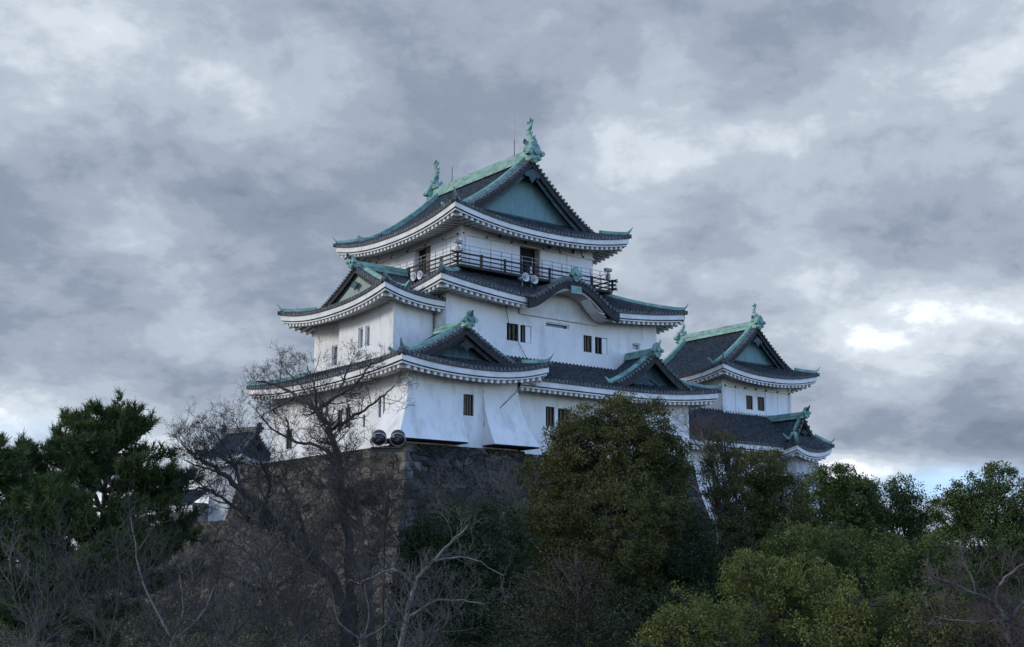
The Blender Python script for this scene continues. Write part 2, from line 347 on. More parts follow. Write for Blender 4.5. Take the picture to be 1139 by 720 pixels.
def irimoya(parent, T, x0, x1, y0, y1, z0, H, k, xv, gw, U, o, ends='both', UR=None, left_ext=None, right_ext=None, ridge_h=.75, panel='panelblue', orn=1.0, ridge_y1=None, dsk=None, lat='left', fish=0, kud=.55, back_lift=None, bs=.8, kw=.30):
    """hip-and-gable roof, ridge along y, gable facing -y at y0 (and +y at y1 when ends='both')"""
    D = (x1 - x0) / 2; xc = (x0 + x1) / 2; prof = mkprof(H, D, k); Dl = dsk or (o + gw)
    both = ends == 'both'
    r = Roof(T)
    dsk = dsk or (xv + gw)
    Lside = y1 - y0
    def mk_lift(L, U0, U1, Lc=None):
        Lc = Lc or L / 2
        def f(x, d):
            t = min(1, d / (o + 1.4)); q = (1 - t) ** 1.5
            return (U0 * max(0, 1 - max(0, x - d) / Lc) ** 2.3 + U1 * max(0, 1 - max(0, L - d - x) / Lc) ** 2.3) * q
        return f
    LU = U if isinstance(U, (int, float)) else U[0]; RU = U if isinstance(U, (int, float)) else U[1]
    bl = back_lift if back_lift is not None else (LU if both else 0)
    for side in (0, 1):
        ext = left_ext if side == 0 else right_ext
        L = Lside + (ext[0] if ext else 0)
        def dlim(x, L=L, ext=ext):
            m = D
            if x < xv: m = min(m, x)
            if both:
                if x > L - xv: m = min(m, L - x)
            elif ext:
                if x > Lside: m = ext[1]
                if ext[2]: m = min(m, L - x)
            return m
        Us = LU if side == 0 else RU
        far = bl if (both or ext) else 0
        lf = mk_lift(L, Us, far, (L / 2 if both or ext else L * .75))
        x_, nx = (x0, 1) if side == 0 else (x1, -1)
        r.face((x_, y0), (0, 1), (nx, 0), L, dlim, prof, lf, z0, 1, 1 if (both or (ext and ext[2])) else 0, o)
    L = x1 - x0; lf = mk_lift(L, LU, RU)
    fl = lambda x: min(dsk, x, L - x)
    r.face((x0, y0), (1, 0), (0, 1), L, fl, prof, lf, z0, 1, 1, o)
    if both: r.face((x1, y1), (-1, 0), (0, -1), L, fl, prof, mk_lift(L, bl, bl), z0, 1, 1, o)
    q = lambda t, Uu: prof(xv * t) + Uu * max(0, 1 - min(1, xv * t / (o + 1.4))) ** 1.5 + z0
    r.hip(x0, y0, x0 + xv, y0 + xv, lambda t: q(t, LU)); r.hip(x1, y0, x1 - xv, y0 + xv, lambda t: q(t, RU))
    if both:
        r.hip(x0, y1, x0 + xv, y1 - xv, lambda t: q(t, bl)); r.hip(x1, y1, x1 - xv, y1 - xv, lambda t: q(t, bl))
    PAN = []
    gables = [(y0, 1)] + ([(y1, -1)] if both else [])
    for gy, s in gables:
        yv = gy + s * xv; pan = MB(); base = MB(); inner = MB(); PAN.append((pan, base, inner))
        for sx in (-1, 1):
            rk = []
            for i in range(15):
                d = xv * .9 + (D - xv * .9) * i / 14; rk.append((xc + sx * (D - d), d))
            # descending copper ridge inboard of the verge
            kp = [(x, yv + s * kud, z0 + prof(d) + .08) for x, d in rk]
            first = (kp[0][0] + sx * .5, kp[0][1], kp[0][2] - .02); horn = (kp[0][0] + sx * .85, kp[0][1], kp[0][2] + .38)
            r.green.sweep([horn, first] + kp, kw, kw * .9, T, [.3, .8] + [1] * 15)
            # verge tiles: round ends facing out
            nb = int((D - xv) * 1.25 / .33)
            for i in range(nb):
                d = xv + .1 + (D - xv - .2) * (i + .5) / nb; x = xc + sx * (D - d)
                r.ends.tube([(x, yv - s * .06, z0 + prof(d) + .08), (x, yv + s * .5, z0 + prof(d) + .08)], .115, 7, T)
            r.tile.sweep([(x, yv + s * .16, z0 + prof(d) - .12) for x, d in rk], .3, .20, T)
            # bargeboard
            for (off, dz, hh, th, mbb) in ((.10, -.10 - .52 * bs, .52 * bs, .12, r.board), (.32, -.10 - .86 * bs, .42 * bs, .10, inner)):
                r_ = [(x, yv + s * off, z0 + prof(d) + dz - (.0 if off < .2 else .05)) for x, d in rk]
                rows = []
                for (x, y, z) in r_:
                    rows.append([T(x, y - th / 2, z), T(x, y + th / 2, z), T(x, y + th / 2, z + hh), T(x, y - th / 2, z + hh)])
                mbb.loft(rows)
        # gable panel: thin slab between skirt and roof
        yg = gy + s * (xv + gw); zb = z0 + prof(dsk) - .05; front, back = [], []
        npt = 17; hw = D - dsk * .82
        top = []
        for i in range(npt):
            x = xc - hw + 2 * hw * i / (npt - 1); d = D - abs(x - xc); top.append((x, max(zb + .02, z0 + prof(d) - .25)))
        for a, b in zip(top[:-1], top[1:]):
            for dy in (0, s * .12):
                pan.quad(T(a[0], yg + dy, zb), T(b[0], yg + dy, zb), T(b[0], yg + dy, b[1]), T(a[0], yg + dy, a[1]))
        base.box(xc - hw, xc + hw, yg - .1, yg + .1, zb - .1, zb + .22, T)
        # hanging pendant under the peak
        zt = z0 + H - 1.15
        pp = [(0, .5), (.34, .3), (.7, .06), (.62, -.18), (.34, -.12), (.2, -.34), (0, -.6), (-.2, -.34), (-.34, -.12), (-.62, -.18), (-.7, .06), (-.34, .3)]
        inner.loft([[T(xc + a * orn, yv + s * .02, zt + b * orn) for a, b in pp], [T(xc + a * orn, yv + s * .10, zt + b * orn) for a, b in pp]])
    ya = y0 + xv - .1; yb = (y1 - xv + .1) if both else (ridge_y1 if ridge_y1 is not None else y1)
    zr = z0 + H
    r.green.sweep([(xc, ya, zr - .05), (xc, yb, zr - .05)], .62, ridge_h * .55, T)
    r.green.sweep([(xc, ya - .05, zr + ridge_h * .5), (xc, yb, zr + ridge_h * .5)], .42, ridge_h * .4, T)
    r.green.tube([(xc, ya - .1, zr + ridge_h * .93), (xc, yb + .0, zr + ridge_h * .93)], .13, 8, T)
    ro = r.finish(parent)
    for gy, s in gables:
        mb = MB(); Tt = (lambda x, y, z, s=s, gy=gy: T(x, gy + s * (y - gy), z))
        onigawara(mb, xc, gy + xv - .22, zr + .35, orn * .95, Tt); mb.build('ridge_end_ornament', 'copper', ro)
    if fish:
        shachi(xc, ya + .35, zr + ridge_h + .1, fish, ro, T, 1)
        if both: shachi(xc, yb - .35, zr + ridge_h + .1, fish, ro, T, -1)
    else:
        for gy, s in gables:
            mb = MB(); mb.tube([T(xc, gy + s * (xv + .1), zr + ridge_h), T(xc, gy + s * (xv - .35), zr + ridge_h + .18), T(xc, gy + s * (xv - .6), zr + ridge_h + .52)], [.15, .12, .05], 7)
            mb.build('ridge_horn', 'copperdark', ro)
    for pan, base, inner in PAN: pan.build('gable_panel', panel, ro); base.build('gable_beam', 'copperdark', ro); inner.build('gable_board', 'copperdark' if panel != 'paneldark' else 'dark', ro)
    return ro
def skirt(parent, rect, top, z0, H, k, U, o, sides='FLRB', gap=None, hips='', dmin=None, lifts=None, soff=.24, start=0):
    """hipped skirt roof from eave rectangle up to inner rectangle (u0,u1,v0,v1)"""
    u0, u1, v0, v1 = rect; a0, a1, b0, b1 = top; r = Roof()
    lifts = lifts or dict(FL=U, FR=U, BR=U, BL=U)
    def mkf(P0, e, n, L, D, iL, iR, UL, UR_, nm):
        prof = mkprof(H, D, k)
        def dlim(x):
            m = D
            if iL > 0: m = min(m, x * D / iL)
            if iR > 0: m = min(m, (L - x) * D / iR)
            return m
        def lift(x, d):
            t = min(1, d / D); q = (1 - t) ** 1.5
            return (UL * max(0, 1 - max(0, x - iL * t) / (L * .55)) ** 2.3 + UR_ * max(0, 1 - max(0, L - iR * t - x) / (L * .55)) ** 2.3) * q
        r.face(P0, e, n, L, dlim, prof, lift, z0, iL / D, iR / D, o, eave=True, gap=(gap if nm == 'F' else None), dmin=(dmin if nm == 'F' else None), soff=soff)
        return prof
    if 'F' in sides: mkf((u0, v0), (1, 0), (0, 1), u1 - u0, b0 - v0, a0 - u0, u1 - a1, lifts['FL'], lifts['FR'], 'F')
    if 'L' in sides: mkf((u0, v1), (0, -1), (1, 0), v1 - v0, a0 - u0, v1 - b1, b0 - v0, lifts['BL'], lifts['FL'], 'L')
    if 'R' in sides: mkf((u1, v0), (0, 1), (-1, 0), v1 - v0, u1 - a1, b0 - v0, v1 - b1, lifts['FR'], lifts['BR'], 'R')
    if 'B' in sides: mkf((u1, v1), (-1, 0), (0, -1), u1 - u0, v1 - b1, u1 - a1, a0 - u0, lifts['BR'], lifts['BL'], 'B')
    zf = lambda t, Uc: z0 + mkprof(H, 1, k)(t) + Uc * (1 - t) ** 1.5
    C = dict(FL=(u0, v0, a0, b0), FR=(u1, v0, a1, b0), BR=(u1, v1, a1, b1), BL=(u0, v1, a0, b1))
    for c in hips.split(): r.hip(*C[c], lambda t, c=c: zf(t, lifts[c]))
    return r
# ------------------------------------------------------------------ walls with real openings
def wall_panel(mb, P0, e, n, L, z0, z1, holes, depth=.34):
    """e along wall, n inward; holes = (x0,x1,za,zb)"""
    xs = sorted({0, L, *[h[0] for h in holes], *[h[1] for h in holes]}); zs = sorted({z0, z1, *[h[2] for h in holes], *[h[3] for h in holes]})
    p = lambda x, d, z: (P0[0] + e[0] * x + n[0] * d, P0[1] + e[1] * x + n[1] * d, z)
    for a, b in zip(xs[:-1], xs[1:]):
        for c, d in zip(zs[:-1], zs[1:]):
            xm, zm = (a + b) / 2, (c + d) / 2
            if any(h[0] < xm < h[1] and h[2] < zm < h[3] for h in holes): continue
            mb.quad(p(a, 0, c), p(b, 0, c), p(b, 0, d), p(a, 0, d))
    for (a, b, c, d) in holes:
        for q in ((a, c, b, c), (b, c, b, d), (b, d, a, d), (a, d, a, c)):
            mb.quad(p(q[0], 0, q[1]), p(q[2], 0, q[3]), p(q[2], depth, q[3]), p(q[0], depth, q[1]))
def window(parent, P0, e, n, h, bars=3, shut=None, kind='dark', name='window'):
    x0, x1, z0, z1 = h; p = lambda x, d, z: (P0[0] + e[0] * x + n[0] * d, P0[1] + e[1] * x + n[1] * d, z)
    T = lambda x, y, z: p(x, y, z)
    fr = MB()
    for a, b, c, d in ((x0 + .004, x0 + .07, z0 + .004, z1 - .004), (x1 - .07, x1 - .004, z0 + .004, z1 - .004), (x0 + .07, x1 - .07, z1 - .07, z1 - .004), (x0 + .07, x1 - .07, z0 + .004, z0 + .07)):
        fr.box(a, b, .08, .18, c, d, T)
    w = fr.build(name, 'dark' if kind == 'dark' else 'shutter', parent)
    b = MB(); b.box(x0, x1, .30, .338, z0, z1, T); b.build('recess', {'dark': 'void', 'grey': 'metal', 'pale': 'oldwallshade'}[kind], w)
    if bars:
        b = MB()
        for i in range(bars):
            x = x0 + (x1 - x0) * (i + 1) / (bars + 1); b.box(x - .045, x + .045, .10, .2, z0 + .05, z1 - .05, T)
        b.build('window_bars', 'wood', w)
    if shut:
        b = MB(); b.box(shut[0], shut[1], .06, .12, z0 + .03, z1 - .03, T); b.build('shutter', 'shutter', w)
    return w
def body(parent, u0, u1, v0, v1, z0, z1, fh=(), lh=(), m='plaster'):
    mb = MB()
    wall_panel(mb, (u0, v0), (1, 0), (0, 1), u1 - u0, z0, z1, [(a - u0, b - u0, c, d) for a, b, c, d in fh])
    wall_panel(mb, (u0, v0), (0, 1), (1, 0), v1 - v0, z0, z1, [(a - v0, b - v0, c, d) for a, b, c, d in lh])
    wall_panel(mb, (u1, v0), (0, 1), (-1, 0), v1 - v0, z0, z1, [])
    wall_panel(mb, (u0, v1), (1, 0), (0, -1), u1 - u0, z0, z1, [])
    return mb.build('wall', m, parent)
ID = lambda x, y, z: (x, y, z)
# ================================================================== THE KEEP
KO = (-3.324, 80.0, 0); KR = R(38)
keep = empty('castle_keep', KO, KR)
tag(keep, 'large three-storey white castle keep with dark tiled roofs and green ridges', 'castle')
# --- top storey
TU, TV = 11.5, 11.3
fh = [(4.9, 6.65, 21.45, 23.42)]; lh = [(3.55, 5.45, 21.45, 23.42)]
body(keep, 0, TU, 0, TV, 20.2, 24.6, fh, lh)
dr = MB(); dr.box(4.9, 6.65, .335, .38, 21.45, 23.42); d_ = dr.build('doorway', 'void', keep)
b = MB(); b.box(6.30, 6.65, .10, .16, 21.47, 23.40); b.build('sliding_door', 'wood', d_)
b = MB(); b.box(4.84, 6.71, -.06, .02, 23.42, 23.52); b.build('lintel', 'dark', d_)
b = MB(); b.box(6.0, 6.22, .25, .30, 21.47, 22.25); b.build('notice_board', 'shutter', d_)
dr = MB(); dr.box(.335, .38, 3.55, 5.45, 21.45, 23.42); d_ = dr.build('doorway', 'void', keep)
b = MB(); b.box(.06, .12, 3.56, 4.25, 21.47, 23.40); b.build('sliding_door', 'wood', d_)
b = MB(); b.box(.03, .05, 4.25, 4.31, 21.47, 23.40); b.build('door_post', 'dark', d_)
b = MB()
for a, c in ((.30, 2.35), (2.42, 4.82), (6.72, 9.0), (9.08, 11.2)): b.box(a, c, -.05, -.002, 21.3, 23.36)
for a, c in ((.30, 1.6), (1.66, 3.5), (5.5, 7.5), (7.56, 9.4), (9.46, 11.1)): b.box(-.05, -.002, a, c, 21.3, 23.36)
b.each('wall_board', 'shutter', keep)
b = MB()
b.box(-.09, TU + .09, -.075, -.003, 23.40, 23.56); b.box(-.075, -.003, -.0, TV + .09, 23.40, 23.56)
for u in (2.0, 4.1, 6.3, 8.4, 10.5): b.box(u - .035, u + .035, -.10, -.003, 23.57, 24.0)
for v in (2.0, 4.1, 6.3, 8.4, 10.3): b.box(-.10, -.003, v - .035, v + .035, 23.57, 24.0)
b.box(-.12, .14, -.12, .14, 21.2, 24.2)
b.build('wall_beam', 'eave', keep)
b = MB()
for u in (.08, 2.0, 4.1, 6.9, 8.4, 10.5): b.box(u - .07, u + .07, -.14, -.078, 23.44, 23.54)
for v in (.3, 2.0, 4.1, 6.3, 8.4, 10.3): b.box(-.14, -.078, v - .07, v + .07, 23.44, 23.54)
for u, z in ((3.1, 23.95), (5.3, 23.9), (7.4, 23.9), (9.6, 23.9)): b.box(u - .03, u + .03, -.2, -.05, z - .3, z + .2)
b.build('nail_cover', 'dark', keep)
irimoya(keep, ID, -1.9, TU + 1.9, -1.9, TV + 1.9, 24.22, 5.45, .58, 1.55, 1.05, .85, 1.9, 'both', ridge_h=.75, orn=.95, fish=.95, kw=.50, kud=.72)
for v in (1.7, 9.3):
    b = MB(); b.tube([(5.75, v, 29.9), (5.75, v, 31.6)], .045, 6); b.tube([(5.75, v, 31.6), (5.75, v, 33.7)], .022, 5); b.box(5.6, 5.9, v - .15, v + .15, 29.8, 30.5); b.build('lightning_rod', 'metal', keep)
# --- balcony
bal = MB(); bal.box(-1.0, 12.45, -1.0, 12.2, 20.95, 21.12); bo = bal.build('balcony', 'dark', keep)
b = MB()
for (z, e_, th) in ((21.22, .45, .09), (21.52, .38, .07), (21.80, .50, .10)):
    b.box(-1.0 - e_, 12.45 + e_, -1.0 - th / 2, -1.0 + th / 2, z, z + th * .9); b.box(-1.0 - th / 2, -1.0 + th / 2, -1.0 - e_, 12.2 + e_, z + .004, z + th * .9 + .004)
    b.box(12.45 - th / 2, 12.45 + th / 2, -1.0 - e_, 12.2 + e_, z + .004, z + th * .9 + .004)
for i in range(8):
    u = -1.0 + 13.45 * i / 7; b.box(u - .06, u + .06, -1.06, -.94, 21.12, 21.95)
for i in range(8):
    v = -1.0 + 13.2 * i / 7; b.box(-1.06, -.94, v - .06, v + .06, 21.12, 21.94); b.box(12.39, 12.51, v - .06, v + .06, 21.12, 21.94)
b.build('railing', 'dark', bo)
b = MB()
for i in range(16):
    u = -.85 + 13.15 * i / 15; b.box(u - .018, u + .018, -.87, -.83, 21.12, 22.45)
    v = -.85 + 12.9 * i / 15; b.box(-.87, -.83, v - .018, v + .018, 21.12, 22.45); b.box(12.28, 12.32, v - .018, v + .018, 21.12, 22.45)
for z in (22.15, 22.43):
    b.box(-.85, 12.3, -.865, -.835, z, z + .03); b.box(-.865, -.835, -.85, 12.1, z + .003, z + .033); b.box(12.285, 12.315, -.85, 12.1, z + .003, z + .033)
b.build('safety_fence', 'metal', bo)
# --- second tier
f2 = [(2.38, 3.37, 16.36, 17.5), (3.5, 4.42, 16.34, 17.5), (8.98, 9.75, 16.3, 17.45), (10.02, 11.15, 16.28, 17.45), (5.66, 7.7, 17.62, 17.98), (13.54, 14.3, 16.9, 17.42)]
body(keep, -2.4, 15.9, -1.8, 13.2, 13.4, 19.6, f2)
Pf, ef, nf = (0, -1.8), (1, 0), (0, 1)
window(keep, Pf, ef, nf, f2[0], 2); window(keep, Pf, ef, nf, f2[1], 2, (3.98, 4.40)); window(keep, Pf, ef, nf, f2[2], 2); window(keep, Pf, ef, nf, f2[3], 2, (10.72, 11.13))
window(keep, Pf, ef, nf, f2[4], 0, None, 'grey', 'vent_slit'); window(keep, Pf, ef, nf, f2[5], 0, None, 'pale', 'closed_window')
KC, KW = 6.75, 3.95    # centre and half width of the curved gable
def arch(u):
    t = min(1, abs(u - KC) / KW); return 18.92 + 1.62 * (.5 + .5 * math.cos(math.pi * min(1, t ** 1.15)))
Z2, H2, k2, D2 = 19.0, 2.05, .8, 3.3
p2 = mkprof(H2, D2, k2)
def dm2(x):
    u = x - 3.9
    if abs(u - KC) > KW: return 0
    z = arch(u); d = 0
    while d < D2 - .2 and Z2 + p2(d) < z: d += .05
    return d
r = skirt(keep, (-3.9, 17.4, -3.3, 14.7), (0, TU, 0, TV), Z2, H2, k2, .8, 1.5, gap=(KC + 3.9 - KW + .25, KC + 3.9 + KW - .25), hips='FL FR BR BL', dmin=dm2)
r2 = r.finish(keep)
# curved cusped gable in the middle of the second roof
kt, ks, ke, kb, kg = MB(), MB(), MB(), MB(), MB()
US = [KC - KW + 2 * KW * i / 56 for i in range(57)]
nv = 7
for j in range(9):
    v0_ = -3.55 + j * .31
    rows = [[(u, v0_ + f * .31, arch(u) + hb + .03) for u in US] for f, hb in ((0, 0), (.46, 0), (.56, .09), (.73, .13), (.9, .09), (1, 0))]
    kt.grid(rows)
for i in range(1, 27):
    u = KC - KW + 2 * KW * i / 27; ke.tube([(u, -3.66, arch(u) + .06), (u, -3.0, arch(u) + .06)], .12, 7)
rows = []
for u in US:
    th = .42 + .25 * (abs(u - KC) / KW)
    rows.append([(u, -3.60, arch(u) - th), (u, -3.42, arch(u) - th), (u, -3.42, arch(u) + .0), (u, -3.60, arch(u) + .0)])
kb.loft(rows)
for j in range(7):
    v = -3.35 + .24 * j
    rows = [[(u, v, arch(u) - .62), (u, v + .11, arch(u) - .62), (u, v + .11, arch(u) - .40), (u, v, arch(u) - .40)] for u in US[9:-9]]
    ks.loft(rows)
ks.grid([[(u, -3.42, arch(u) - .42) for u in US[6:-6]], [(u, -1.81, arch(u) - .42) for u in US[6:-6]]])
rows = [[(u, -1.95, 18.2), (u, -1.81, 18.2), (u, -1.81, arch(u) - .3), (u, -1.95, arch(u) - .3)] for u in US[4:-4]]
ks.loft(rows)
for s_ in (1,):   # bowed brackets at the feet of the arch
    for q in range(3):
        pts = [(KC + s_ * (1.3 + q * .35 + t * 1.35), -3.1 + q * .2, 19.45 - q * .12 - t * .85 - .25 * math.sin(t * 3.14)) for t in [i / 6 for i in range(7)]]
        ks.sweep(pts, .9, .10)
ko = kt.build('curved_gable_roof', 'tile', keep); ke.build('tile_ends', 'tileend', ko); kb.build('bargeboard', 'dark', ko); ks.build('gable_plaster', 'eave', ko)
kg.sweep([(KC, -3.55, arch(KC) + .12), (KC, -1.2, arch(KC) + .22)], .4, .32)
onigawara(kg, KC, -3.62, arch(KC) + .42, .62, ID)
kg.box(KC - .45, KC + .45, -3.7, -3.62, arch(KC) - .85, arch(KC) - .35); kg.build('copper_ridge', 'copper', ko)
# --- left bay with gable facing left
lb = [(3.04, 3.6, 15.62, 17.0), (2.22, 2.75, 15.62, 17.0)]
body(keep, -5.5, -2.0, -.55, 6.05, 12.8, 19.0, (), lb)
body(keep, -4.95, -2.05, 6.05, 10.3, 12.8, 19.0, (), [(7.14, 7.9, 15.1, 16.5)])
Pl, el, nl = (-5.5, 0), (0, 1), (1, 0)
window(keep, Pl, el, nl, lb[0], 0, None, 'pale', 'closed_window'); window(keep, Pl, el, nl, lb[1], 0, None, 'pale', 'closed_window')
window(keep, (-4.95, 0), el, nl, (7.14, 7.9, 15.1, 16.5), 0, None, 'pale', 'closed_window')
TB = lambda x, y, z: (y, -x, z)
irimoya(keep, TB, -11.7, 1.75, -6.95, -1.2, 18.42, 2.9, .62, 1.85, .30, .70, 1.4, 'open', bs=.42, kw=.40, ridge_h=.42, panel='panelgreen', orn=.6, ridge_y1=-.9, kud=.5)
# --- first tier
f1 = [(4.13, 4.87, 10.72, 12.0), (5.15, 6.15, 10.66, 11.95)]
body(keep, -.2, 17.1, -3.6, 12.2, 8.85, 13.95, f1)
window(keep, (0, -3.6), ef, nf, f1[0], 2); window(keep, (0, -3.6), ef, nf, f1[1], 2)
fb = [(-3.19, -2.43, 10.75, 12.03)]
fl_ = [(-2.29, -1.59, 10.62, 11.86), (-3.17, -2.58, 10.74, 11.86), (1.6, 2.25, 10.35, 11.6), (2.6, 3.2, 10.3, 11.54), (-.1, .15, 10.2, 10.95), (9.01, 9.88, 9.6, 10.9)]
body(keep, -7.1, .9, -4.8, 12.0, 8.85, 13.7, fb, fl_)
window(keep, (0, -4.8), ef, nf, fb[0], 3)
for i, h in enumerate(fl_): window(keep, (-7.1, 0), el, nl, h, 0 if i == 4 else 2, (h[0] + .28, h[0] + .52) if i < 2 else None)
# outward flaring stone-drop chutes
def flare(rect, bu0, bu1, bv, zt, zb=9.05, pw=1.7):
    mb = MB(); rows = []; u0, u1, v0, v1 = rect
    for i in range(13):
        t = i / 12; z = zt - (zt - zb) * t; g = t ** pw
        rows.append([(u0 - bu0 * g, v0 - bv * g, z), (u1 + bu1 * g, v0 - bv * g, z), (u1 + bu1 * g, v1, z), (u0 - bu0 * g, v1, z)])
    mb.loft(rows); o_ = mb.build('flared_wall', 'plaster', keep)
    b = MB(); q = rows[-1]; b.loft([[(a, c + .12, zb - .08) for a, c, _ in q], [(a, c + .06, zb - .004) for a, c, _ in q]]); b.build('chute_opening', 'void', o_)
flare((-7.14, -3.5, -4.84, -2.9), 1.25, .0, .95, 12.5)
flare((-1.75, .94, -4.85, -2.5), .0, .75, 1.15, 12.4)
irimoya(keep, ID, -8.6, 2.3, -6.3, -1.9, 13.42, 2.65, .62, 1.25, .75, (.45, .75), 1.5, 'open', kw=.40, bs=.7, ridge_h=.38, left_ext=(14.9, 3.15, True), panel='paneldark', orn=.7, kud=.5, back_lift=.55, ridge_y1=-1.85)
r = Roof(); r.hip(-8.6, 13.0, -5.45, 9.85, lambda t: 13.42 + mkprof(2.65, 5.45, .62)(3.15 * t) + .55 * (1 - t) ** 1.5); r.green.build('copper_ridge', 'copper', keep)
r = skirt(keep, (1.0, 18.7, -5.1, 13.8), (1.0, 15.9, -1.8, 12.4), 13.42, 1.85, .8, .7, 1.5, sides='FR', hips='FR', lifts=dict(FL=0, FR=.65, BR=.5, BL=0))
r.finish(keep)
# triangular dormer gable at the right of the first roof
def dormer(parent, uc, hw, zb, H, vf, vb, vmax):
    r = Roof(); prof = mkprof(H, hw, .62); L = vb - vf
    for sx in (-1, 1):
        r.face((uc + sx * hw, vf), (0, 1), (-sx, 0), L, lambda x: hw, prof, lambda x, d: 0, zb, eave=False)
        rk = [(uc + sx * (hw - hw * i / 12), hw * i / 12) for i in range(13)]
        kp = [(x, vf + .5, zb + prof(d) + .08) for x, d in rk]
        r.green.sweep([(kp[0][0] + sx * .45, vf + .5, kp[0][2] + .35), (kp[0][0] + sx * .15, vf + .5, kp[0][2] - .02)] + kp, .32, .34, None, [.3, .8] + [1] * 13)
        nb = int(hw * 1.2 / .33)
        for i in range(nb):
            d = .1 + (hw - .2) * (i + .5) / nb; x = uc + sx * (hw - d)
            r.ends.tube([(x, vf - .06, zb + prof(d) + .08), (x, vf + .45, zb + prof(d) + .08)], .115, 7)
        rows = [[(x, vf + .04, zb + prof(d) - .55), (x, vf + .16, zb + prof(d) - .55), (x, vf + .16, zb + prof(d) - .02), (x, vf + .04, zb + prof(d) - .02)] for x, d in rk]
        r.board.loft(rows)
    r.green.sweep([(uc, vf - .05, zb + H - .05), (uc, vb + .2, zb + H - .05)], .5, .34); r.green.tube([(uc, vf - .1, zb + H + .38), (uc, vb + .2, zb + H + .38)], .12, 8)
    onigawara(r.green, uc, vf - .1, zb + H + .25, .62, ID)
    r.green.tube([(uc, vf + .1, zb + H + .4), (uc, vf - .3, zb + H + .6), (uc, vf - .5, zb + H + .95)], [.13, .1, .04], 6)
    ro = r.finish(parent); ro.name = 'dormer_roof'
    mb = MB(); top = [(uc - hw * .9 + 1.8 * hw * i / 12,) for i in range(13)]
    top = [(x, zb + prof(hw - abs(x - uc)) - .15) for (x,) in top]
    for a, c in zip(top[:-1], top[1:]):
        for dy in (.75, .85): mb.quad((a[0], vf + dy, zb - .6), (c[0], vf + dy, zb - .6), (c[0], vf + dy, c[1]), (a[0], vf + dy, a[1]))
    mb.build('gable_panel', 'paneldark', ro)
    g = MB(); zt = zb + H - 1.0
    for s in (-1, 1): g.sweep([(uc + s * 1.3, vf + .68, zb + .15), (uc + s * .6, vf + .68, zb + .45), (uc, vf + .68, zb + .75)], .1, .12)
    g.build('gable_carving', 'copperdark', ro)
dormer(keep, 12.9, 3.75, 13.75, 2.35, -4.75, -1.9, 0)
b = MB(); b.tube([(2.2, -1.9, 18.6), (2.5, -1.93, 17.2), (3.3, -1.93, 16.2), (3.9, -1.95, 15.3), (3.7, -3.3, 14.75), (3.4, -5.2, 13.6), (.95, -5.05, 13.1), (.6, -5.0, 12.4), (-.8, -5.0, 11.2), (-1.7, -4.95, 10.9), (-1.8, -4.95, 10.2)], .022, 5)
b.build('cable', 'dark', keep)
b = MB()
for u, v0_, z0_, z1_ in ((-5.55, -.62, 14.6, 17.6),): b.tube([(-2.55, -.65, 15.2), (-2.55, -.65, 17.7)], .05, 6)
b.build('downpipe', 'wood', keep)
# ================================================================== TURRET at the right
tw = empty('corner_turret', KO, KR); tag(tw, 'smaller two-level white turret with green ridged roof, behind the keep at the right', 'turret')
ftw = [(29.49, 30.3, 14.38, 15.5), (30.85, 31.7, 14.38, 15.5)]
body(tw, 26.75, 34.8, 2.0, 10.0, 10.5, 17.3, ftw)
for h in ftw: window(tw, (0, 2.0), ef, nf, h, 3)
b = MB()
for a, c in ((27.0, 28.15), (28.2, 29.4), (31.8, 33.2), (33.25, 34.6)): b.box(a, c, 1.95, 1.998, 14.1, 15.9)
b.each('wall_board', 'shutter', tw)
b = MB(); b.box(26.7, 34.85, 1.93, 1.997, 15.98, 16.12); b.box(26.7, 34.85, 1.92, 1.997, 13.85, 14.0); b.box(26.68, 26.9, 1.9, 2.1, 13.6, 16.9); b.box(34.62, 34.88, 1.9, 2.1, 13.6, 16.9); b.build('wall_beam', 'eave', tw)
b = MB()
for u in (27.0, 28.2, 29.35, 30.6, 31.8, 33.2, 34.7):
    b.box(u - .08, u + .08, 1.87, 1.93, 15.98, 16.12)
    if u in (27.0, 30.6, 34.7): b.box(u - .08, u + .08, 1.87, 1.92, 13.86, 13.99)
b.build('nail_cover', 'dark', tw)
irimoya(tw, ID, 25.1, 36.5, .3, 11.6, 16.95, 4.15, .62, 1.35, .85, .65, 1.65, 'both', ridge_h=.55, orn=.72, fish=.6, panel='panelblue', bs=.6, kw=.44)
# lower level: lean-to roof and small gabled porch
body(tw, 15.5, 34.6, .2, 9.0, 4.0, 12.2)
r = Roof(); p_ = mkprof(2.85, 3.5, .85)
r.face((15.0, -1.4), (1, 0), (0, 1), 17.6, lambda x: 3.5, p_, lambda x, d: 0, 11.2, o=1.5); r.finish(tw)
body(tw, 30.8, 33.3, -1.6, 1.2, 8.0, 11.2)
irimoya(tw, ID, 29.8, 34.1, -2.7, 2.0, 10.85, 2.65, .62, .95, .45, .5, 1.0, bs=.5, ends='open', ridge_h=.4, orn=.55, panel='paneldark', kud=.4, ridge_y1=2.0)
mb = MB(); rows = []
for i in range(13):
    t = i / 12; z = 10.9 - 6.4 * t; g = t ** 1.8 * 1.6
    rows.append([(30.7 - g * .3, -1.7 - g, z), (33.4 + g * .8, -1.7 - g, z), (33.4 + g * .8, 1, z), (30.7 - g * .3, 1, z)])
mb.loft(rows); mb.build('flared_wall', 'oldwallshade', tw)
